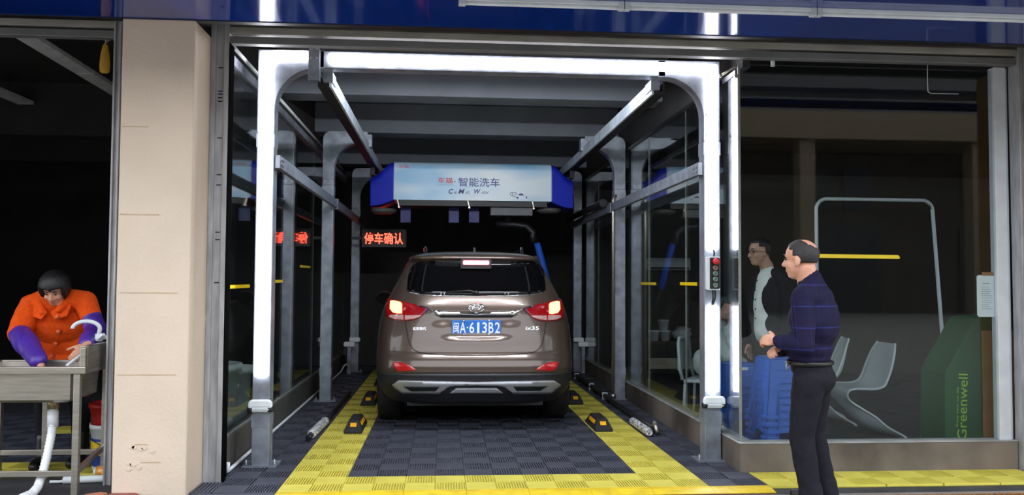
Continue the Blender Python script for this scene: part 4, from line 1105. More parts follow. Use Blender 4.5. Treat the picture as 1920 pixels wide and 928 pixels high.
def shell(L, A, c, r, keep, off, n=44, h=30, jag=0.0):
    """hair cap: the part of an ellipsoid around the skull where keep(direction) holds, with real thickness"""
    q = MB(); vs = []; idx = {}; f, l, u = A
    dirs = {}
    for i in range(h+1):
        for j in range(n):
            th = math.pi*(i+0.001)/(h+0.002); ph = 2*math.pi*j/n
            dirs[(i, j)] = (math.sin(th)*math.cos(ph), math.sin(th)*math.sin(ph), math.cos(th))
    def P(d, e): return c+f*(d[0]*(r[0]+e))+l*(d[1]*(r[1]+e))+u*(d[2]*(r[2]+e))
    cells = [(i, j) for i in range(h) for j in range(n) if keep(*[sum(dirs[(i+a, (j+b_) % n)][k] for a in (0, 1) for b_ in (0, 1))/4 for k in range(3)])]
    used = {}
    for (i, j) in cells:
        quad = [(i, j), (i, (j+1) % n), (i+1, (j+1) % n), (i+1, j)]
        for key in quad:
            if key not in used:
                used[key] = len(vs)//2; e = off*(1+jag*rng.uniform(-1, 1)); vs.append(P(dirs[key], e)); vs.append(P(dirs[key], -0.012))
    fs = []; cnt = {}
    for (i, j) in cells:
        k = [used[t] for t in ((i, j), (i, (j+1) % n), (i+1, (j+1) % n), (i+1, j))]
        fs.append([2*a for a in k]); fs.append([2*a+1 for a in k][::-1])
        for a, b_ in zip(k, k[1:]+k[:1]): cnt[tuple(sorted((a, b_)))] = cnt.get(tuple(sorted((a, b_))), 0)+1
    for (a, b_), cc in cnt.items():
        if cc == 1: fs.append((2*a, 2*b_, 2*b_+1, 2*a+1))
    q.add(vs, fs, 0, True); return q
def eyes(L, A, t, k=1.0):
    for s in (-1, 1):
        q = MB(); q.ball(L(0.0815, s*0.031, 0.008), (0.010*k, 0.012*k, 0.006*k), 10); part('eye', q, M_EYE, t)
        q = MB(); q.tube([L(0.090, s*0.014, 0.033), L(0.090, s*0.032, 0.037), L(0.076, s*0.050, 0.032)], [0.003, 0.0045, 0.002], 6); part('eyebrow', q, M_HAIR, t)
    q = MB(); q.tube([L(0.0905, -0.020, -0.0605), L(0.0965, 0, -0.0595), L(0.0905, 0.020, -0.0605)], 0.0024, 6); part('lips', q, mat('lips', srgb(158, 92, 84), 0.5), t)

def plaid_mat():
    m = bpy.data.materials.new('navy_plaid_cloth'); m.use_nodes = True; nt = m.node_tree; bs = nt.nodes['Principled BSDF']
    bs.inputs['Roughness'].default_value = 0.85; bs.inputs['Specular IOR Level'].default_value = 0.2
    tc = nt.nodes.new('ShaderNodeTexCoord'); sp = nt.nodes.new('ShaderNodeSeparateXYZ'); nt.links.new(tc.outputs['Object'], sp.inputs[0])
    def line(sock, freq, ph, wd):
        a = nt.nodes.new('ShaderNodeMath'); a.operation = 'MULTIPLY_ADD'; a.inputs[1].default_value = freq; a.inputs[2].default_value = ph
        nt.links.new(sock, a.inputs[0]); f = nt.nodes.new('ShaderNodeMath'); f.operation = 'FRACT'; nt.links.new(a.outputs[0], f.inputs[0])
        l = nt.nodes.new('ShaderNodeMath'); l.operation = 'LESS_THAN'; l.inputs[1].default_value = wd; nt.links.new(f.outputs[0], l.inputs[0]); return l.outputs[0]
    h = line(sp.outputs['Z'], 8.0, 0.35, 0.05); v = line(sp.outputs['X'], 14.0, 0.2, 0.05)
    v2 = nt.nodes.new('ShaderNodeMath'); v2.operation = 'MULTIPLY'; v2.inputs[1].default_value = 0.35; nt.links.new(v, v2.inputs[0])
    mx = nt.nodes.new('ShaderNodeMath'); mx.operation = 'MAXIMUM'; nt.links.new(h, mx.inputs[0]); nt.links.new(v2.outputs[0], mx.inputs[1])
    cm = nt.nodes.new('ShaderNodeMix'); cm.data_type = 'RGBA'; cm.inputs[6].default_value = srgb(24, 20, 48); cm.inputs[7].default_value = srgb(36, 42, 98)
    nt.links.new(mx.outputs[0], cm.inputs[0]); nt.links.new(cm.outputs[2], bs.inputs['Base Color'])
    return m
M_PLAID = plaid_mat()
M_BLKCL = mat('black_cloth', srgb(26, 26, 32), 0.85, 0, 0.15, 30, 0.25, 200, spec=0.2)
M_SHOE = mat('black_shoe', srgb(18, 17, 18), 0.4, 0, 0.2)
M_ORG = mat('orange_wool', srgb(232, 84, 24), 0.9, 0, 0.10, 40, 0.4, 220, spec=0.1)
M_PURP = mat('purple_sleeve', srgb(76, 44, 150), 0.45, 0, 0.14, 9, 0.35, 26)
M_WSHIRT = mat('white_shirt', srgb(214, 212, 206), 0.8, 0, 0.05, 20, 0.2, 40)
M_PALECL = mat('pale_jacket', srgb(190, 197, 191), 0.8, 0, 0.12, 12, 0.3, 30)

# ---- man in the navy shirt, standing outside by the stools
man = thing('person', 'man in a dark navy plaid shirt and black trousers standing outside the glass, looking left', 'person', (2.27, 5.14, 0))
def mp(x, y, d=0.0): return on_y(x, y, 5.15+d)
f, l, u = frame((-0.78, 0.62, 0)); A = (f, l, u)
G = Fig([M_SKIN, M_PLAID, M_BLKCL, M_SHOE])
C = Vector((2.285, 5.19, 0))
def B(a, b_, z): return C+f*a+l*b_+Vector((0, 0, z))
# torso: back gently rounded, shirt bloused at the belt
G.ell(B(-0.03, 0, 1.12), (0.145, 0.20, 0.20), A, 1); G.ell(B(0.005, 0, 0.97), (0.135, 0.175, 0.15), A, 1); G.ell(B(-0.035, 0, 1.25), (0.105, 0.19, 0.10), A, 1)
G.ell(B(0.0, 0, 0.89), (0.118, 0.16, 0.05), A, 1, 0.002)
for s in (-1, 1): G.cap(B(-0.03, s*0.06, 1.325), B(-0.01, s*0.18, 1.262), 0.058, 0.068, 1)
# collar and neck
G.cap(B(-0.01, 0, 1.27), B(0.015, 0.0, 1.36), 0.062, 0.055, 0); G.cap(B(-0.014, 0, 1.315), B(-0.006, 0, 1.372), 0.076, 0.069, 1, -0.004)
hc = mp(1500.5, 487, 0.05)
L, HA = G.head(hc, (-0.70, 0.71, -0.02), k=1.03)
G.cap(L(-0.03, 0, -0.05), B(0.0, 0, 1.30), 0.056, 0.06, 0)
# left arm (towards the camera): bent, hands joined before the belly
Sl = B(-0.005, 0.18, 1.245); El = mp(1508, 642, -0.17); Wl = mp(1463, 635, -0.06)
G.limb([Sl, Sl.lerp(El, 0.5), El], [0.068, 0.064, 0.056], 1); G.limb([El, El.lerp(Wl, 0.5), Wl], [0.056, 0.052, 0.043], 1)
G.hand(Wl+(Wl-El).normalized()*0.028, (Wl-El).normalized()+Vector((0.1, 0.12, -0.06)), (0.45, 0.75, -0.5), -1, 0.75, 0, 1.0)
Sr = B(-0.005, -0.18, 1.245); Er = B(0.02, -0.27, 0.97); Wr = mp(1464, 649, 0.10)
G.limb([Sr, Sr.lerp(Er, 0.5), Er], [0.068, 0.062, 0.054], 1); G.limb([Er, Wr], [0.054, 0.042], 1)
G.hand(Wr, (Wr-Er).normalized()*0.6+Vector((-0.5, -0.35, 0.1)), (-0.2, -0.6, -0.7), 1, 0.7, 0, 1.0)
# hips, legs, shoes
G.ell(B(-0.01, 0, 0.83), (0.118, 0.157, 0.075), A, 2); G.ell(B(-0.035, 0, 0.765), (0.115, 0.152, 0.10), A, 2)
for s, kx, ft in ((1, (0.03, 0.085), (0.02, 0.09)), (-1, (0.01, -0.085), (-0.02, -0.10))):
    G.limb([B(-0.015, s*0.08, 0.76), B(kx[0], kx[1], 0.43), B(ft[0]-0.04, ft[1], 0.11)], [0.098, 0.074, 0.064], 2)
    G.cap(B(ft[0]-0.04, ft[1], 0.13), B(ft[0]-0.045, ft[1], 0.075), 0.068, 0.072, 2)
    G.limb([B(ft[0]-0.07, ft[1], 0.035), B(ft[0]+0.06, ft[1]+s*0.015, 0.034), B(ft[0]+0.15, ft[1]+s*0.03, 0.03)], [0.038, 0.042, 0.034], 3)
G.build('body', man, 0.0065, 3, {1: 0.006, 2: 0.004})
bald = Vector((-0.55, -0.05, 0.83)).normalized()
def keep(a, b_, c_):
    d = Vector((a, b_, c_)).normalized()
    if d.dot(bald) > 0.80: return False
    if c_ < -0.62+0.0*a: return False
    if a > 0.55 and c_ < 0.62: return False
    if a > 0.25 and c_ < 0.30: return False
    if a > -0.02 and c_ < -0.10: return False
    return True
q = shell(L, HA, L(-0.008, 0, 0.035), (0.101, 0.078, 0.0905), keep, 0.0035, jag=0.3); part('hair', q, mat('greying_hair', srgb(40, 36, 36), 0.6, 0, 0.3, 60, 0.4, 160), man)
eyes(L, HA, man)
q = MB(); q.tube([B(0.122*math.cos(t), 0.162*math.sin(t), 0.865) for t in np.linspace(0, 2*math.pi, 40)[:-1]], 0.016, 8, closed=True); part('belt', q, M_SHOE, man)
q = MB(); p = B(0.09, 0.125, 0.865); q.tube([p+Vector((-0.02, -0.02, 0.02)), p+Vector((-0.03, -0.03, -0.02)), p+Vector((-0.024, -0.03, -0.04)), p+Vector((-0.015, -0.03, -0.01))], 0.004, 6); part('key_clip', q, M_STEEL, man)
q = MB(); p = B(-0.122, 0.055, 0.82); q.ball(p, 0.007, 8); part('pocket_button', q, M_DKMET, man)

man.location = (2.235, 5.045, -0.021); man.scale = (1.01, 1.01, 1.01)

# ---- woman in the orange coat bending over the sink
wom = thing('person', 'woman in an orange coat with purple sleeve covers bending over the steel sink', 'person', (-2.8, 6.45, 0))
G = Fig([M_SKIN, M_ORG, M_BLKCL, M_SHOE, M_PURP])
f, l, u = frame((0.10, -1, 0)); A = (f, l, u)
C = Vector((-2.82, 6.52, 0))
ft_, lt_, ut_ = frame((0.06, -0.80, -0.60), (0, 0, 1)); 
# spine leaning forward
G.ell((-2.81, 6.50, 1.04), (0.13, 0.215, 0.19), A, 1); G.ell((-2.82, 6.58, 0.88), (0.14, 0.235, 0.17), A, 1); G.ell((-2.82, 6.60, 0.74), (0.15, 0.245, 0.13), A, 1)
G.ell((-2.80, 6.46, 1.15), (0.10, 0.20, 0.095), A, 1)
shR = Vector((-2.965, 6.44, 1.145)); shL = Vector((-2.595, 6.44, 1.175))    # her right arm is on the picture's left
G.cap((-2.86, 6.44, 1.20), shR, 0.075, 0.082, 1); G.cap((-2.74, 6.44, 1.20), shL, 0.075, 0.075, 1)
elR = Vector((-2.985, 6.30, 0.955)); wrR = on_y(72, 676, 5.92)
G.limb([shR, shR.lerp(elR, 0.5), elR], [0.085, 0.085, 0.075], 1); G.limb([elR.lerp(wrR, 0.12), elR.lerp(wrR, 0.55), wrR], [0.076, 0.072, 0.058], 4)
G.hand(wrR+Vector((0.03, -0.03, -0.03)), (0.35, -0.35, -0.6), (0.5, -0.2, 0.3), 1, 0.3, 0, 0.9)
elL = Vector((-2.475, 6.34, 0.985)); wrL = on_y(161, 648, 5.97)
G.limb([shL, shL.lerp(elL, 0.6)], [0.080, 0.070], 1); G.limb([shL.lerp(elL, 0.62), elL, elL.lerp(wrL, 0.55), wrL.lerp(elL, 0.12)], [0.070, 0.070, 0.062, 0.05], 4)
G.hand(wrL, (-0.22, -0.55, -0.45), (-0.5, 0.3, -0.5), -1, 0.5, 0, 0.95)
hc = Vector((-2.762, 6.33, 1.265))
L, HA = G.head(hc, (0.05, -0.80, -0.52), k=0.95)
G.cap(L(-0.04, 0, -0.04), (-2.80, 6.46, 1.16), 0.05, 0.06, 0)
# collar
G.cap((-2.90, 6.40, 1.19), (-2.84, 6.325, 1.10), 0.035, 0.022, 1); G.cap((-2.69, 6.40, 1.20), (-2.73, 6.325, 1.115), 0.035, 0.022, 1)
for s, fx, fy in ((-1, -2.83, 6.27), (1, -2.62, 6.36)):
    G.limb([(-2.82+s*0.09, 6.60, 0.74), (fx-0.01, fy+0.13, 0.42), (fx, fy+0.13, 0.12)], [0.10, 0.07, 0.055], 2)
    G.cap((fx, fy+0.12, 0.20), (fx, fy+0.10, 0.05), 0.06, 0.048, 3)
    G.limb([(fx, fy+0.11, 0.04), (fx, fy, 0.038), (fx+0.01, fy-0.06, 0.034)], [0.044, 0.042, 0.034], 3)
G.build('body', wom, 0.0065, 3, {1: 0.003, 4: 0.007, 2: 0.003})
def keep(a, b_, c_):
    if a > 0.35: return c_ > 0.30 - 0.06*math.sin(b_*19) or abs(b_) > 0.74
    if a > -0.15: return c_ > -0.75
    return c_ > -0.85
q = shell(L, HA, L(-0.012, 0, 0.022), (0.104, 0.090, 0.102), keep, 0.016, jag=0.08); part('hair', q, M_HAIR, wom)
eyes(L, HA, wom, 0.95)
# turned-down collar leaves and buttons
for s in (-1, 1):
    x0 = -2.795
    pts = [Vector((x0+s*0.012, 6.315, 1.105)), Vector((x0+s*0.045, 6.305, 1.05)), Vector((x0+s*0.12, 6.325, 1.075)), Vector((x0+s*0.135, 6.37, 1.16)), Vector((x0+s*0.09, 6.36, 1.18))]
    q = MB(); n = len(pts); q.add(pts+[p+Vector((0, 0.014, -0.004)) for p in pts], [list(range(n)), [n+i for i in range(n)][::-1]]+[(i, (i+1) % n, n+(i+1) % n, n+i) for i in range(n)]); part('collar', q, M_ORG, wom, 0.004)
for (px, py, yy) in ((107, 594, 6.335), (109, 622.5, 6.36), (103, 645, 6.40), (96, 668, 6.42)):
    p = on_y(px, py, yy-0.03); q = MB(); q.lathe(p, [(0.014, 0.04), (0.014, -0.004), (0.010, -0.007), (0, -0.007)], 14, axis='y'); part('button', q, mat('coat_button', srgb(214, 96, 52), 0.25), wom)

# ---- man in the black suit behind the glass
sui = thing('person', 'man in a black suit, white shirt and glasses standing inside the showroom glass', 'person', (2.78, 7.1, FLOOR_Z))
G = Fig([mat('skin_shade', srgb(190, 144, 122), 0.5, 0, 0.06, 14), M_BLKCL, M_WSHIRT, M_SHOE])
f, l, u = frame((-0.96, -0.28, 0)); A = (f, l, u); C = Vector((2.79, 7.12, 0))
G.ell(B(0, 0, 1.18), (0.125, 0.205, 0.22), A, 1); G.ell(B(0, 0, 0.98), (0.13, 0.185, 0.17), A, 1); G.ell(B(-0.01, 0, 1.33), (0.09, 0.18, 0.085), A, 1)
G.limb([B(0.03, 0, 1.38), B(0.042, 0, 1.18), B(0.04, 0.02, 0.92)], [0.075, 0.094, 0.104], 2, -0.003)
for s in (-1, 1):
    G.cap(B(-0.02, s*0.07, 1.42), B(-0.01, s*0.185, 1.35), 0.052, 0.066, 1)
    G.limb([B(-0.01, s*0.20, 1.345), B(-0.03, s*0.235, 1.08), B(0.03, s*0.225, 0.84)], [0.064, 0.054, 0.045], 1)
    G.hand(B(0.035, s*0.225, 0.815), (0.0, 0, -1), l*(-s), 1, 0.3, 0, 0.95)
    G.limb([B(0, s*0.085, 0.88), B(0.01, s*0.09, 0.46), B(-0.01, s*0.095, 0.10)], [0.10, 0.072, 0.062], 1)
    G.limb([B(-0.05, s*0.095, 0.025), B(0.15, s*0.11, 0.02)], [0.038, 0.036], 3)
G.cap(B(0.005, 0, 1.39), B(0.02, 0, 1.49), 0.056, 0.052, 0); G.cap(B(0.01, 0, 1.40), B(0.02, 0, 1.45), 0.063, 0.058, 2, -0.003)
hc = on_y(1424, 474, 7.1)
L, HA = G.head(hc, (-0.97, -0.22, -0.04), k=0.98)
G.cap(L(-0.03, 0, -0.05), B(0.005, 0, 1.42), 0.053, 0.056, 0)
G.build('body', sui, 0.007, 3, {1: 0.004, 2: 0.004})
def keep(a, b_, c_):
    if a > 0.5: return c_ > 0.55
    if a > 0.05: return c_ > 0.25
    return c_ > -0.5
q = shell(L, HA, L(-0.008, 0, 0.035), (0.100, 0.078, 0.090), keep, 0.010, jag=0.2); part('hair', q, M_HAIR, sui); eyes(L, HA, sui)
q = MB()
for s in (-1, 1):
    c0 = L(0.094, s*0.032, 0.006); q.tube([c0+HA[1]*(0.024*math.cos(t))+HA[2]*(0.016*math.sin(t)) for t in np.linspace(0, 2*math.pi, 18)[:-1]], 0.0024, 6, closed=True)
    q.tube([L(0.092, s*0.056, 0.012), L(0.04, s*0.080, 0.012), L(-0.01, s*0.086, 0.006)], 0.0022, 6)
q.tube([L(0.098, -0.009, 0.010), L(0.101, 0, 0.012), L(0.098, 0.009, 0.010)], 0.0022, 6); g_ = part('glasses', q, M_BLKPL, sui); g_['label'] = 'thin dark framed glasses'
for z in (1.36, 1.28, 1.20, 1.12, 1.04):
    q = MB(); q.ball(B(0.144 if z < 1.3 else 0.125, 0.0, z), 0.007, 8); part('shirt_button', q, M_BLKPL, sui)

# ---- person sitting behind the side glass, hand to the face
sea = thing('person', 'seated person in a pale jacket with a hand raised to the face', 'person', (2.72, 8.0, FLOOR_Z))
G = Fig([MATS['skin_shade'], M_PALECL, M_BLKCL, M_SHOE])
f, l, u = frame((0.85, -0.5, 0)); A = (f, l, u); C = Vector((2.555, 8.02, FLOOR_Z))
G.ell(B(0.04, 0, 0.80), (0.13, 0.20, 0.20), A, 1); G.ell(B(-0.02, 0, 0.60), (0.14, 0.19, 0.15), A, 1); G.ell(B(0.06, 0, 0.93), (0.10, 0.18, 0.09), A, 1)
for s in (-1, 1):
    G.limb([B(0.03, s*0.09, 0.52), B(0.45, s*0.10, 0.50), B(0.46, s*0.11, 0.10)], [0.10, 0.075, 0.055], 2)
    G.limb([B(0.42, s*0.11, 0.04), B(0.58, s*0.12, 0.035)], [0.04, 0.036], 3)
hc = B(0.14, 0.0, 1.13)
L, HA = G.head(hc, (0.80, -0.45, -0.35), k=0.96); G.cap(L(-0.03, 0, -0.05), B(0.06, 0, 0.97), 0.05, 0.055, 0)
s = -1   # right arm near the camera: elbow on the knee, hand at the face
Sx, Ex, Wx = B(0.06, -0.19, 0.93), B(0.22, -0.25, 0.68), L(0.115, -0.04, -0.13)
G.limb([Sx, Sx.lerp(Ex, 0.5), Ex], [0.07, 0.068, 0.06], 1); G.limb([Ex, Ex.lerp(Wx, 0.85)], [0.06, 0.045], 1)
G.hand(Wx, (HA[2]*0.9-HA[0]*0.1), -HA[0], 1, 0.25, 0, 0.9)
Sx, Ex, Wx = B(0.05, 0.19, 0.93), B(0.08, 0.26, 0.66), B(0.28, 0.15, 0.60)
G.limb([Sx, Sx.lerp(Ex, 0.5), Ex], [0.07, 0.066, 0.058], 1); G.limb([Ex, Wx], [0.058, 0.045], 1); G.hand(Wx, (0.6, -0.5, -0.2), (0, 0, -1), 1, 0.4, 0, 0.9)
G.build('body', sea, 0.008, 3, {1: 0.006, 2: 0.004})
q = shell(L, HA, L(-0.008, 0, 0.035), (0.100, 0.080, 0.092), keep, 0.012, jag=0.15); part('hair', q, M_HAIR, sea); eyes(L, HA, sea)
# ------------------------------------------------------------------ sink in the left bay
SX0, SX1, SY0, SY1, SZ = -3.02, -2.246, 5.60, 6.12, 0.785
sk = thing('sink', 'stainless steel free-standing sink basin on square legs', 'sink', ((SX0+SX1)/2, (SY0+SY1)/2, FLOOR_Z))
q = MB(); t_ = 0.05
q.box(SX0, SX1, SY0, SY0+0.035, SZ-0.045, SZ); q.box(SX0, SX1, SY1-0.03, SY1, SZ-0.045, SZ); q.box(SX0, SX0+0.03, SY0, SY1, SZ-0.045, SZ); q.box(SX1-0.03, SX1, SY0+0.002, SY1, SZ-0.045, SZ)
rim = part('rim', q, M_STEEL, sk, 0.004)
# basin: tapered walls with thickness
def ring(x0, x1, y0, y1, z): return [(x0, y0, z), (x1, y0, z), (x1, y1, z), (x0, y1, z)]
bx0, bx1, by0, by1 = SX0+0.03, SX1-0.10, SY0+0.03, SY1-0.03
o1 = ring(bx0, bx1, by0, by1, SZ-0.01); o2 = ring(bx0+0.03, bx1-0.01, by0+0.02, by1-0.02, 0.57); o3 = ring(bx0+0.06, bx1-0.04, by0+0.05, by1-0.05, 0.552)
i1 = ring(bx0+0.004, bx1-0.004, by0+0.004, by1-0.004, SZ-0.01); i2 = ring(bx0+0.034, bx1-0.014, by0+0.024, by1-0.024, 0.575)
vs = o1+o2+o3+i1+i2; fs = []
for a, c in ((0, 4), (4, 8), (16, 12)):
    for k in range(4): fs.append((a+k, a+(k+1) % 4, c+(k+1) % 4, c+k))
fs += [(8, 9, 10, 11), (16, 17, 18, 19)]+[(k, (k+1) % 4, 12+(k+1) % 4, 12+k) for k in range(4)]
q = MB(); q.add(vs, fs); part('basin', q, M_STEEL, sk, 0.006)
q = MB(); q.box(SX1-0.035, SX1, SY0-0.002, SY0+0.03, SZ, 0.905); q.box(SX1-0.012, SX1, SY0+0.03, SY1, SZ-0.01, 0.915); q.box(SX1-0.045, SX1, SY0+0.03, SY1, 0.905, 0.915); part('side_upstand', q, M_STEEL, sk, 0.004)
for (x, y) in ((SX1-0.075, SY0+0.01), (SX0, SY0+0.01), (SX1-0.075, SY1-0.05), (-2.71, SY1-0.05), (SX0, SY1-0.05)):
    q = MB(); q.box(x, x+0.04, y, y+0.04, FLOOR_Z, SZ-0.045); part('leg', q, M_STEEL, sk, 0.003)
for (p0, p1) in (((SX0, SY0+0.03, 0.115), (SX1-0.06, SY0+0.03, 0.115)), ((SX0, SY1-0.03, 0.16), (SX1-0.06, SY1-0.03, 0.16)), ((SX1-0.055, SY0+0.03, 0.12), (SX1-0.055, SY1-0.03, 0.20)), ((SX0+0.02, SY0+0.03, 0.12), (SX0+0.02, SY1-0.03, 0.12))):
    q = MB(); q.bar(p0, p1, 0.025, 0.035); part('stretcher', q, M_STEEL, sk, 0.002)
q = MB(); c = on_y(100, 755, SY0+0.24); q.cyl((c.x, c.y, 0.49), (c.x, c.y, 0.56), 0.035); q.cyl((c.x, c.y, 0.545), (c.x, c.y, 0.56), 0.06); part('drain', q, mat('drain_brass', srgb(176, 160, 120), 0.35, 0.7), sk)
dx, dy = c.x, c.y
pts = [(dx, dy, 0.49), (dx, dy, 0.42), (dx+0.003, dy-0.02, 0.33), (dx+0.006, dy-0.08, 0.2), (dx+0.008, dy-0.15, 0.09), (dx+0.01, dy-0.21, 0.03), (dx+0.01, dy-0.28, 0.008), (dx+0.0, dy-0.40, 0.008)]
P_ = []; R_ = []
for a, c2 in zip(pts[:-1], pts[1:]):
    for k in range(12): P_.append(Vector(a).lerp(Vector(c2), k/12)); R_.append(0.024+0.004*(k % 2))
q = MB(); q.tube(P_, R_, 12); q.cyl((dx, dy, 0.37), (dx, dy, 0.48), 0.034); part('drain_hose', q, M_WHITE, sk, label='white corrugated drain hose')
# faucet
fb = on_y(183, 640, 6.06)
q = MB(); q.lathe((fb.x, 6.07, 0.915), [(0.03, 0), (0.03, 0.02), (0.022, 0.03), (0.02, 0.05)], 16)
top = [(fb.x, 6.07, 0.95)]+[(fb.x-0.075+0.085*math.cos(math.radians(a)), 6.07-0.03*(a/180), 1.0+0.085*math.sin(math.radians(a))*0.6) for a in range(0, 190, 15)]
q.tube(top, 0.014, 12); fc = part('faucet', q, M_WHITE, sk)
q = MB(); q.bar((fb.x+0.01, 6.05, 0.93), (fb.x+0.05, 6.03, 0.965), 0.03, 0.02); q.cyl((fb.x, 6.07, 0.935), (fb.x+0.12, 6.09, 0.945), 0.014); part('handle', q, M_WHITE, fc, 0.004)
# white tool in the woman's hand
a, c = on_y(143, 672, 5.78), on_y(126, 685, 5.68)
q = MB(); q.bar(a, c, 0.022, 0.012); q.cyl(a, a+(a-c)*0.5, 0.009); solo('scraper', q, M_WHITE, 'white handled scraper held over the sink rim', 'scraper', bevel=0.002)

# buckets and small things behind the sink
def bucket(x, y, r0, r1, h, z0=FLOOR_Z):
    return [(r0*0.98, 0.0), (r0, 0.004), (r1, h-0.03), (r1+0.008, h-0.03), (r1+0.008, h), (r1-0.004, h), (r1-0.006, h-0.02), (r0-0.005, 0.01), (0, 0.01)]
bx, by = -2.33, 6.33
t = thing('paint_bucket', 'white plastic paint bucket with yellow and blue label behind the sink', 'bucket', (bx, by, FLOOR_Z))
q = MB(); q.lathe((bx, by, FLOOR_Z), bucket(bx, by, 0.135, 0.152, 0.34), 28); bk = part('body', q, M_WHITE, t)
for (za, zb_, m) in ((0.05, 0.13, mat('label_blue', srgb(34, 62, 150), 0.4)), (0.13, 0.225, mat('label_yellow', srgb(226, 190, 40), 0.4)), (0.225, 0.245, MATS['label_blue'])):
    ra, rb = 0.1355+0.018*za/0.31, 0.1355+0.018*zb_/0.31
    q = MB(); n = 28; vs = [(bx+r*math.cos(2*math.pi*j/n), by+r*math.sin(2*math.pi*j/n), FLOOR_Z+z) for (r, z) in ((ra+0.001, za), (rb+0.001, zb_)) for j in range(n)]
    q.add(vs, [(j, (j+1) % n, n+(j+1) % n, n+j) for j in range(n)], 0, True); part('printed_label', q, m, bk)
q = MB(); n = 12; vs = [(bx+0.1485*math.sin(-0.12+0.5*j/n), by-0.1485*math.cos(-0.12+0.5*j/n), FLOOR_Z+z) for z in (0.07, 0.21) for j in range(n+1)]
q.add(vs, [(j, j+1, n+2+j, n+1+j) for j in range(n)], 0, True); part('printed_label', q, mat('label_pale', srgb(196, 208, 220), 0.4), bk)
q = MB(); q.tube([(bx-0.157, by, 0.28), (bx-0.12, by-0.11, 0.22), (bx, by-0.165, 0.175), (bx+0.12, by-0.11, 0.22), (bx+0.157, by, 0.28)], 0.004, 6); q.box(bx-0.02, bx+0.03, by-0.178, by-0.158, 0.165, 0.19); part('wire_handle', q, M_DKMET, t)
t = thing('red_bucket', 'red plastic bucket set inside the white paint bucket', 'bucket', (bx, by, 0.29))
q = MB(); q.lathe((bx, by, 0.295), bucket(0, 0, 0.135, 0.16, 0.17), 28); part('body', q, mat('red_bucket_plastic', srgb(186, 20, 26), 0.4, 0, 0.06), t)
for k in range(4):
    q = MB(); z_ = 0.466+0.013*k; q.box(bx-0.02, bx+0.15, by-0.10, by+0.10, z_, z_+0.004); q.box(bx-0.024, bx-0.02, by-0.10, by+0.10, z_, z_+0.011); q.box(bx+0.15, bx+0.154, by-0.10, by+0.10, z_, z_+0.011); q.box(bx-0.024, bx+0.154, by-0.104, by-0.10, z_, z_+0.011)
    solo('tray', q, M_WHITE, 'thin white tray stacked on top of the red bucket', 'tray', 'white trays on the red bucket')
t = thing('spray_bottle', 'orange and white bottle lying on the floor by the paint bucket', 'bottle', (-2.30, 6.08, FLOOR_Z))
q = MB(); q.lathe((-2.34, 6.08, FLOOR_Z+0.045), [(0, 0), (0.042, 0), (0.042, 0.11), (0.02, 0.135), (0.02, 0.16), (0, 0.16)], 18, axis='x'); part('body', q, mat('bottle_amber', srgb(206, 140, 60), 0.3, 0, 0.4, 30), t)
q = MB(); q.lathe((-2.36, 6.08, FLOOR_Z+0.045), [(0, 0), (0.022, 0), (0.022, 0.02), (0, 0.02)], 14, axis='x'); part('cap', q, M_WHITE, t)
t = thing('drain_pipe', 'white plastic pipe lying on the floor below the sink', 'pipe', (-2.4, 5.95, FLOOR_Z))
q = MB(); q.cyl((-2.50, 5.93, 0.005), (-2.14, 5.98, 0.005), 0.024); part('tube', q, M_WHITE, t)
q = MB(); q.tube([(-2.58, 5.91, 0.0), (-2.53, 5.93, -0.005), (-2.49, 5.93, 0.0)], 0.010, 8); part('tail', q, M_WHITE, t)
# broken red tiles by the pillar
q = MB(); q.prism([(-2.06, 5.38), (-1.86, 5.36), (-1.84, 5.45), (-1.88, 5.49), (-2.03, 5.49)], FLOOR_Z+0.001, 0.022, 'z'); solo('floor_tile', q, mat('red_tile', srgb(146, 74, 66), 0.8, 0, 0.15, 20, 0.2), 'flat dusty red tile lying at the foot of the beige pillar', 'tile', bevel=0.004)
q = MB(); q.prism([(-2.18, 5.40), (-2.07, 5.38), (-2.05, 5.495), (-2.10, 5.52), (-2.17, 5.47)], FLOOR_Z+0.001, 0.024, 'z'); solo('brick_piece', q, mat('orange_brick', srgb(176, 108, 76), 0.85, 0, 0.15, 20, 0.3), 'broken orange brick piece beside the red tile', 'brick', bevel=0.006)
# ceiling strips in the left bay
for (a, c, lab) in (((40, 66), (213, 172), 'grey unlit light strip on the dark ceiling near the hanging pouch'), ((0, 176), (150, 238), 'grey unlit light strip deeper in the dark left bay')):
    zc = 3.30; p0, p1 = on_ground(*a, zc), on_ground(*c, zc)
    t = thing('ceiling_strip_light', lab, 'strip light', ((p0.x+p1.x)/2, (p0.y+p1.y)/2, zc), 'unlit strips on the left bay ceiling')
    d = (p1-p0); pm = p0+d*0.62; q = MB(); q.bar(p0-d*0.2+Vector((0,0,0.02)), pm-d*0.004+Vector((0,0,0.02)), 0.17, 0.04); part('strip_panel', q, mat('strip_grey', srgb(206, 206, 210), 0.5), t, 0.003)
    q = MB(); q.bar(pm+d*0.004+Vector((0,0,0.02)), p1+d*0.3+Vector((0,0,0.02)), 0.17, 0.04); part('strip_panel', q, MATS['strip_grey'], t, 0.003)
    q = MB()
    for s_ in (0.1, 0.9): r_ = p0.lerp(p1, s_); q.cyl(r_+Vector((0,0,0.04)), Vector((r_.x, r_.y, 3.56)), 0.008, 6)
    part('hanger', q, M_DKMET, t)
for (y, z) in ((9.9, 2.96), (11.6, 2.9)):
    q = MB(); q.box(-7, -2.3, y, y+0.3, z, 3.55); part('ceiling_beam', q, M_DKWALL, ceil_l)
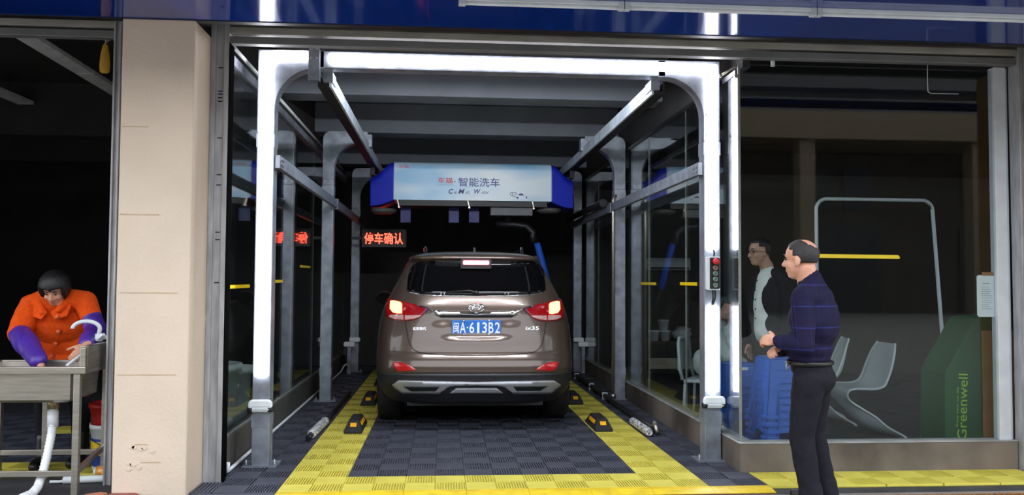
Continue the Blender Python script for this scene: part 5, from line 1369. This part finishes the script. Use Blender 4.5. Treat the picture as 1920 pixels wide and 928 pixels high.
# yellow pouch on a chain
p = on_y(197, 110, 5.93)
t = thing('hanging_pouch', 'small mustard yellow pouch hanging from a chain at the left shutter header', 'pouch', (p.x, p.y, p.z-0.1))
q = MB(); prof = [(0.004, 0.105), (0.018, 0.09), (0.03, 0.03), (0.036, -0.04), (0.034, -0.085), (0.022, -0.10), (0.0, -0.10)]
q.lathe(p, [(r, z) for r, z in prof], 16); pb = part('bag', q, mat('mustard_cloth', srgb(176, 132, 26), 0.7, 0, 0.12, 12, 0.4, 30), t)
for v in pb.data.vertices: v.co.y *= 0.55
q = MB(); tp = p+Vector((0, 0, 0.105))
for k in range(7):
    a0 = tp+Vector((0.012*k, 0, 0.012*math.sin(k*0.45)+0.008*k)); q.tube([a0+Vector((0.008*math.cos(t2), 0.004*math.sin(t2*1), 0.006*math.sin(t2))) for t2 in np.linspace(0, 2*math.pi, 10)[:-1]], 0.0022, 5, closed=True)
q.cyl(tp, tp+Vector((0, 0, 0.09)), 0.002, 5); part('chain', q, M_STEEL, t)

# ------------------------------------------------------------------ bins behind the left glass
def bin_(x, y, r, h, label, full=True):
    t = thing('bin', label, 'bin', (x, y, FLOOR_Z))
    q = MB(); q.lathe((x, y, FLOOR_Z), [(r*0.78, 0), (r*0.8, 0.01), (r, h-0.06), (r+0.02, h-0.06), (r+0.025, h), (r-0.005, h), (r-0.01, h-0.04), (r*0.76, 0.02), (0, 0.02)], 28); part('body', q, mat('bin_grey', srgb(186, 194, 192), 0.5, 0, 0.1), t)
    for s in (-1, 1):
        q = MB(); q.tube([(x-0.10, y+s*(r+0.01), h-0.16), (x-0.10, y+s*(r+0.05), h-0.22), (x+0.10, y+s*(r+0.05), h-0.22), (x+0.10, y+s*(r+0.01), h-0.16)], 0.012, 8); part('handle', q, MATS['bin_grey'], t)
    return t
bin_(-1.84, 6.93, 0.23, 0.70, 'tall grey round bin close behind the left glass')
bin_(-1.86, 7.75, 0.17, 0.60, 'smaller grey bin behind the tall round one')
# ------------------------------------------------------------------ yellow tape strips on the glass
M_TAPE = mat('yellow_tape', srgb(214, 186, 20), 0.4, 0, 0.06)
q = MB(); a, c = on_y(1532, 483.5, 5.983), on_y(1688, 477.5, 5.983); q.prism([(a.x, a.z+0.001), (c.x-0.012, a.z-0.002), (c.x, a.z+0.004), (c.x-0.014, c.z-0.003), (a.x, c.z)], 5.9835, 5.9848)
solo('tape_strip', q, M_TAPE, 'long yellow tape strip on the front showroom glass behind the navy shirt', 'tape', 'yellow tape strips on the glass')
def side_tape(X, p0, p1, h, lab):
    a, c = on_x(*p0, X), on_x(*p1, X); y0, y1 = sorted((a.y, c.y)); z = (a.z+c.z)/2; s = 1 if X < 0 else -1
    q = MB(); q.prism([(y0, z-h/2), (y1-0.01, z-h/2+0.003), (y1, z), (y1-0.008, z+h/2), (y0, z+h/2-0.002)], X+s*0.0055, X+s*0.0068, 'x')
    solo('tape_strip', q, M_TAPE, lab, 'tape', 'yellow tape strips on the glass')
side_tape(GL, (430, 537), (467, 537), 0.028, 'yellow tape strip on the left glass above the grey bins')
side_tape(GL, (515, 527.5), (529, 527), 0.028, 'yellow tape strip on the left glass just past the lit post')
side_tape(GL, (562, 499), (581, 501), 0.028, 'short raised yellow tape strip on the left glass')
side_tape(GR, (1202, 531), (1231, 532.5), 0.030, 'yellow tape strip on the right glass near the middle post')
side_tape(GR, (1276, 532), (1308, 532.5), 0.030, 'yellow tape strip on the right glass beside the control box post')

# ------------------------------------------------------------------ blue plastic stools
M_STOOL = mat('blue_stool_plastic', srgb(24, 84, 172), 0.4, 0, 0.05, 6)
M_TAGW = mat('stool_label', srgb(200, 206, 210), 0.4, 0, 0.1)
def stool_mesh():
    # square tapered stool: top plate, four slotted side walls, flared foot rim
    q = MB(); ht = 0.44; a0, a1 = 0.185, 0.135
    def w_(z): return a0+(a1-a0)*z/ht
    top = rrect(-a1, a1, -a1, a1, 0.03, 4); n = len(top)
    q.prism(top, ht-0.012, ht, 'z')
    return q, w_, ht
def stool(x, y, z, rz, label, group, tagd=True):
    q, w_, ht = stool_mesh(); t = thing('stool', label, 'stool', (x, y, z), group)
    def add(nm, mb, m, bevel=0.0):
        o = bpy.data.objects.new(nm, mb.mesh(nm, m)); COL.objects.link(o); o.parent = t
        if bevel: b_ = o.modifiers.new('bevel', 'BEVEL'); b_.width = bevel; b_.segments = 2; b_.limit_method = 'ANGLE'
        return o
    seat = add('seat', q, M_STOOL, 0.006)
    q = MB(); p = [(-0.03, ht), (0.03, ht)]; q.box(-0.045, 0.045, -0.006, 0.006, ht-0.001, ht+0.001); add('grip_slot', q, M_BLKPL)
    for s in range(4):
        R4 = Matrix.Rotation(s*math.pi/2, 3, 'Z'); q = MB()
        zt, zb_ = ht-0.012, 0.0; 
        # side panel with arched opening between two legs
        pts = [(-w_(0), 0), (-w_(0)+0.075, 0)]+[(-w_(0.26)+0.075+0.02-0.02*math.cos(math.radians(a)), 0.24+0.02*math.sin(math.radians(a))) for a in range(0, 91, 30)]+[(w_(0.26)-0.075-0.02+0.02*math.sin(math.radians(a)), 0.24+0.02*math.cos(math.radians(a))) for a in range(0, 91, 30)]+[(w_(0)-0.075, 0), (w_(0), 0), (w_(zt), zt), (-w_(zt), zt)]
        vs = []
        for th in (0, 0.006):
            for (u_, z_) in pts: vs.append(R4 @ Vector((u_, -(w_(z_)-th), z_)))
        k = len(pts); q.add(vs, [list(range(k)), [k+i for i in range(k)][::-1]]+[(i, (i+1) % k, k+(i+1) % k, k+i) for i in range(k)])
        sp = add('side_panel', q, M_STOOL)
        q = MB(); q.tube([R4 @ Vector((u_, -(w_(z_)+0.001), z_)) for (u_, z_) in pts[1:-3]], 0.006, 6); o = add('arch_border', q, M_STOOL); o.parent = sp
        for zz in (0.30, 0.35):
            q = MB(); c = R4 @ Vector((0, -(w_(zz)+0.001), zz)); q.obox(c, (R4 @ Vector((1, 0, 0)), R4 @ Vector((0, 1, 0)), (0, 0, 1)), (w_(zz)-0.05, 0.003, 0.004)); o = add('rib', q, M_STOOL); o.parent = sp
    q = MB()
    for s in range(4):
        R4 = Matrix.Rotation(s*math.pi/2, 3, 'Z')
        for sx in (-1, 1):
            c = R4 @ Vector((sx*(w_(0)-0.04), -(w_(0)+0.003), 0.012)); q.obox(c, (R4 @ Vector((1, 0, 0)), R4 @ Vector((0, 1, 0)), (0, 0, 1)), (0.044, 0.012, 0.014))
    o = add('foot_rim', q, M_STOOL, 0.003)
    if tagd:
        q = MB(); c = Vector((0.02, -(w_(0.4)+0.002), 0.405)); q.obox(c, ((1, 0, 0), (0, 1, 0), (0, 0, 1)), (0.026, 0.0015, 0.012)); add('sticker', q, M_TAGW, 0.003)
    t.rotation_euler = (0, 0, rz); return t
sb_ = FLOOR_Z
s0 = stool(2.545, 6.30, sb_, 0.04, 'blue plastic stool at the foot of the front stack by the glass corner', 'stacked blue stools')
for k in range(1, 8):
    lab = 'blue plastic stool on top of the front stack by the glass corner' if k == 7 else 'blue plastic stool nested within the front stack by the glass corner'
    copy_thing(s0, (2.545+0.003*(k % 2), 6.30, sb_+k*0.052+(0.0 if k < 3 else 0.0)), lab, 0.04+0.01*(k % 3-1))
for k in range(6):
    lab = 'blue plastic stool at the foot of the stack behind the side glass' if k == 0 else ('blue plastic stool on top of the stack behind the side glass' if k == 5 else 'blue plastic stool nested within the stack behind the side glass')
    copy_thing(s0, (2.42, 6.90, sb_+k*0.052), lab, 0.02)

# ------------------------------------------------------------------ showroom furniture
M_SHELL = mat('white_chair_shell', srgb(206, 212, 212), 0.28, 0, 0.04, 4)
def s_chair(x, y, ang, label):
    """one-piece S-shaped plastic chair: back, seat and swept foot in a single shell"""
    t = thing('moulded_chair', label, 'chair', (x, y, FLOOR_Z), 'white moulded chairs in the showroom')
    path = [(-0.27, 0.83), (-0.255, 0.74), (-0.235, 0.62), (-0.20, 0.50), (-0.14, 0.43), (-0.04, 0.415), (0.08, 0.425), (0.17, 0.43), (0.205, 0.41), (0.205, 0.36), (0.17, 0.28), (0.10, 0.20), (0.0, 0.11), (-0.12, 0.045), (-0.26, 0.012), (-0.30, 0.006)]
    wid = [0.15, 0.20, 0.225, 0.23, 0.235, 0.24, 0.235, 0.225, 0.21, 0.185, 0.15, 0.15, 0.18, 0.215, 0.245, 0.245]
    dish = [0.01, 0.03, 0.05, 0.06, 0.05, 0.03, 0.02, 0.01, 0.0, -0.01, -0.05, -0.08, -0.10, -0.07, -0.03, -0.01]
    # refine
    ts = np.linspace(0, len(path)-1, 46); P2 = []
    def cr(vals, s):
        i = min(int(s), len(vals)-2); f_ = s-i; p0, p1, p2, p3 = vals[max(i-1, 0)], vals[i], vals[i+1], vals[min(i+2, len(vals)-1)]
        return 0.5*((2*p1)+(-p0+p2)*f_+(2*p0-5*p1+4*p2-p3)*f_**2+(-p0+3*p1-3*p2+p3)*f_**3)
    n = 13; vs = []; rows = []
    for s in ts:
        a, z, wd, ds = cr([p[0] for p in path], s), cr([p[1] for p in path], s), cr(wid, s), cr(dish, s)
        e = 0.05; ta, tz = cr([p[0] for p in path], min(s+e, len(path)-1))-cr([p[0] for p in path], max(s-e, 0)), cr([p[1] for p in path], min(s+e, len(path)-1))-cr([p[1] for p in path], max(s-e, 0))
        ln = math.hypot(ta, tz)+1e-9; na, nz = -tz/ln, ta/ln     # shell normal towards the sitter
        rows.append((a, z, wd, ds, na, nz))
    for th in (0, 1):
        for (a, z, wd, ds, na, nz) in rows:
            for j in range(n):
                v = -1+2*j/(n-1); rise = ds*(v*v)-0.009*th
                vs.append((a+na*rise, v*wd, max(0.003, z+nz*rise)))
    k = len(rows); fs = []
    for i in range(k-1):
        for j in range(n-1):
            fs.append((i*n+j, i*n+j+1, (i+1)*n+j+1, (i+1)*n+j)); o = k*n; fs.append((o+i*n+j, o+(i+1)*n+j, o+(i+1)*n+j+1, o+i*n+j+1))
    o = k*n
    for i in range(k-1): fs.append((i*n, (i+1)*n, o+(i+1)*n, o+i*n)); fs.append((i*n+n-1, o+i*n+n-1, o+(i+1)*n+n-1, (i+1)*n+n-1))
    for j in range(n-1): fs.append((j, o+j, o+j+1, j+1)); fs.append(((k-1)*n+j, (k-1)*n+j+1, o+(k-1)*n+j+1, o+(k-1)*n+j))
    q = MB(); q.add(vs, fs, 0, True)
    me = q.mesh('shell', M_SHELL); ob = bpy.data.objects.new('shell', me); COL.objects.link(ob); ob.parent = t
    q = MB(); q.tube([(p[0]+p[4]*p[3]*1.0, -p[2], max(0.012, p[1]+p[5]*p[3])) for p in rows], 0.011, 8); me = q.mesh('edge_lip', M_SHELL); eo = bpy.data.objects.new('edge_lip', me); COL.objects.link(eo); eo.parent = t
    q = MB(); q.tube([(p[0]+p[4]*p[3]*1.0, p[2], max(0.012, p[1]+p[5]*p[3])) for p in rows], 0.011, 8); me = q.mesh('edge_lip', M_SHELL); eo = bpy.data.objects.new('edge_lip', me); COL.objects.link(eo); eo.parent = t
    t.rotation_euler = (0, 0, ang); return t
s_chair(3.73, 7.42, math.pi, 'white one-piece moulded chair with swept foot near the white garment frame')
s_chair(3.68, 8.15, math.pi-0.25, 'white one-piece moulded chair behind the other, next to the navy shirt')
# chair of the seated person (square white plastic back)
t = thing('white_chair', 'white plastic chair under the seated person in the pale jacket', 'chair', (2.55, 8.05, FLOOR_Z))
f, l, u = frame((0.85, -0.5, 0)); C = Vector((2.56, 8.05, FLOOR_Z))
q = MB(); q.obox(B(0.02, 0, 0.43), (f, l, u), (0.22, 0.22, 0.015)); part('seat', q, M_SHELL, t, 0.01)
q = MB(); q.tube([B(-0.21, -0.21, 0.44), B(-0.235, -0.215, 0.55), B(-0.25, -0.21, 0.78), B(-0.25, -0.18, 0.83), B(-0.25, 0.18, 0.83), B(-0.25, 0.21, 0.78), B(-0.235, 0.215, 0.55), B(-0.21, 0.21, 0.44)], 0.016, 8); part('back_frame', q, M_SHELL, t)
q = MB(); q.obox(B(-0.255, 0, 0.66), (f, l, u), (0.006, 0.20, 0.14)); part('backrest', q, M_SHELL, t, 0.005)
for a, b_ in ((0.19, 0.19), (0.19, -0.19), (-0.19, 0.19), (-0.19, -0.19)):
    q = MB(); q.cyl(B(a*1.08, b_*1.08, 0.0), B(a, b_, 0.42), 0.014, 10); part('leg', q, M_WPAINT, t)
# white coat-rack frame
t = thing('garment_frame', 'white tubular arch frame standing in the showroom', 'garment rack', (3.66, 6.9, FLOOR_Z))
a, c = on_y(1528, 370, 6.9), on_y(1748, 370, 6.9); zt_ = 2.05; xa, xb = a.x+0.01, c.x
pts = [(xa, 6.9, FLOOR_Z), (xa, 6.9, zt_-0.09)]+[(xa+0.09-0.09*math.cos(math.radians(k)), 6.9, zt_-0.09+0.09*math.sin(math.radians(k))) for k in range(15, 91, 15)]+[(xb-0.09+0.09*math.sin(math.radians(k)), 6.9, zt_-0.09+0.09*math.cos(math.radians(k))) for k in range(0, 91, 15)]+[(xb+0.09, 6.9, 0.6), (xb+0.105, 6.9, FLOOR_Z)]
q = MB(); q.tube(pts, 0.015, 12); part('tube_frame', q, M_WPAINT, t)
for x in (xa, xb+0.105):
    q = MB(); q.tube([(x, 6.7, FLOOR_Z+0.015), (x, 7.3, FLOOR_Z+0.015)], 0.014, 10); part('foot', q, M_WPAINT, t)
q = MB()
for x in (xa+0.035, xb-0.03): q.tube([(x, 6.9, zt_-0.02), (x, 6.885, zt_-0.06), (x+0.008, 6.885, zt_-0.075)], 0.005, 6)
part('hook', q, M_DKMET, t)
# green carton with lettering and a brown cardboard sheet beside it
a = on_y(1770, 824, 6.35)
t = thing('green_carton', 'tall green carton with slanting lettering against the window', 'carton', (4.05, 6.3, FLOOR_Z))
M_GRN = mat('green_print', srgb(18, 76, 30), 0.5, 0, 0.06, 4); M_LIME = mat('lime_print', srgb(150, 196, 50), 0.5)
p = [on_y(*k, 6.28) for k in ((1772, 845), (1772, 700), (1830, 596), (1880, 590), (1880, 845))]
q = MB(); q.prism([(v.x, FLOOR_Z if i in (0, 4) else v.z) for i, v in enumerate(p)], 6.28, 6.62); bd = part('box', q, M_GRN, t, 0.004)
A_ = on_y(1812, 824, 6.28); B_ = on_y(1797, 714, 6.28)
q = text_mb('Greenwell', 0.075, 0.50, (A_.x+0.0, 6.2795, A_.z), xa=(0.04, 0, 1), ya=(-1, 0, 0.04), depth=0.001); 
part('lettering', q, M_LIME, bd)
A_ = on_y(1797, 800, 6.28); q = text_mb('Enjoy your car life', 0.020, 0.30, (A_.x, 6.2795, A_.z), xa=(0.04, 0, 1), ya=(-1, 0, 0.04), depth=0.001); part('lettering', q, M_LIME, bd)
a, c = on_y(1846, 824, 6.2), on_y(1876, 620, 6.2)
q = MB(); q.box(a.x, c.x+0.1, 6.2, 6.215, FLOOR_Z, c.z); solo('cardboard_sheet', q, mat('cardboard', srgb(150, 110, 76), 0.85, 0, 0.1, 6, 0.1), 'brown cardboard sheet leaning before the green carton', 'cardboard')
a, c = on_y(1832, 594, 6.0), on_y(1871, 516, 6.0)
t = thing('paper_notice', 'white printed paper taped inside the front glass by the white frame', 'notice', ((a.x+c.x)/2, 6.0, a.z))
q = MB(); q.prism(rrect(a.x, c.x-0.012, a.z, c.z, 0.018), 5.9965, 5.9985); pp = part('sheet', q, mat('paper', srgb(226, 228, 230), 0.7, 0, 0.03), t)
q = MB()
for k in range(11):
    z = c.z-0.09-0.016*k; x0_ = a.x+0.03; q.box(x0_, x0_+rng.uniform(0.06, 0.09), 5.9958, 5.9966, z, z+0.003)
q.box(a.x+0.045, a.x+0.095, 5.9958, 5.9966, c.z-0.065, c.z-0.058); o = part('printed_lines', q, mat('print_grey', srgb(150, 152, 156), 0.6), pp); o['kind'] = 'stuff'
q = MB(); q.box(a.x+0.04, c.x-0.012, 5.9955, 5.9985, c.z-0.004, c.z+0.022); part('tape', q, mat('brown_tape', srgb(150, 104, 72), 0.4), t)
# things at the rear of the showroom seen through the side glass
TYY = 11.0
a, c = on_y(1216, 640, TYY), on_y(1300, 600, TYY)
t = thing('side_table', 'dark table carrying white tubs at the rear of the showroom', 'table', ((a.x+c.x)/2+0.2, TYY+0.3, FLOOR_Z))
q = MB(); q.box(a.x-0.05, c.x+0.5, TYY, TYY+0.6, a.z-0.03, a.z); part('top', q, mat('dark_wood', srgb(70, 52, 42), 0.5, 0, 0.2, 4), t)
q = MB(); q.box(a.x-0.02, c.x+0.45, TYY+0.02, TYY+0.04, a.z-0.36, a.z-0.22); part('drawer_front', q, mat('drawer_pale', srgb(170, 156, 140), 0.5), t)
for x in (a.x-0.03, c.x+0.43):
    for y in (TYY+0.02, TYY+0.53):
        q = MB(); q.box(x, x+0.05, y, y+0.05, FLOOR_Z, a.z-0.03); part('leg', q, MATS['dark_wood'], t)
for k, (px, dz, lab) in enumerate(((1226, 0, 'white tub at the end of the dark rear table'), (1247, 0, 'white tub below the upper one on the dark rear table'), (1244, 1, 'white tub stacked on top on the dark rear table'))):
    p = on_y(px, 640, TYY+0.15); q = MB(); h_ = 0.135
    t = thing('tub', lab, 'tub', (p.x, TYY+0.15, a.z+dz*0.14), 'white tubs on the rear table')
    q.lathe((p.x, TYY+0.15, a.z+dz*0.14), [(0.055, 0), (0.07, h_-0.02), (0.078, h_-0.02), (0.078, h_), (0, h_)], 18); part('body', q, M_WHITE, t)
p = on_y(1280, 640, TYY+0.15); q = MB(); q.ball((p.x, TYY+0.18, a.z+0.095), (0.13, 0.10, 0.095), 14)
o = solo('plastic_bag', q, mat('pale_bag', srgb(190, 194, 194), 0.35, 0, 0.2, 14, 1.0, 20), 'crumpled pale plastic bag beside the tubs on the dark table', 'bag')
for v in o.data.vertices: v.co += Vector((0.02*math.sin(v.co.z*90), 0, 0.015*math.sin(v.co.x*70)))
a, c = on_y(1219, 505, 12.3), on_y(1286, 486, 12.3)
t = thing('air_conditioner', 'white wall-mounted air conditioner unit above the rear table', 'air conditioner', ((a.x+c.x)/2, 12.5, a.z))
q = MB(); q.prism([(12.40, a.z), (12.6, a.z), (12.6, c.z+0.02), (12.42, c.z+0.02), (12.39, c.z-0.03)], a.x, c.x+0.1, 'x'); part('casing', q, M_WHITE, t, 0.008)
q = MB(); q.box(a.x+0.03, c.x+0.07, 12.385, 12.405, a.z+0.01, a.z+0.035); part('vent_slot', q, M_DKMET, t)
# thin hanging wires in the showroom
for pts, lab in ((((1739, 108), (1739, 150), (1740, 172), (1745, 175), (1797, 176)), 'thin pale bent wire hanging high inside the front glass'),):
    q = MB(); q.tube([on_y(x, y, 5.97) for x, y in pts], 0.003, 6); solo('hanging_wire', q, M_WPAINT, lab, 'wire', 'pale wires in the showroom')
q = MB(); a = on_y(1450, 119, 6.03); q.box(a.x-0.012, a.x+0.012, 6.03, 6.05, a.z-0.02, a.z+0.06); solo('hook_plate', q, M_WHITE, 'tiny white hook plate at the top of the showroom glass', 'hook')
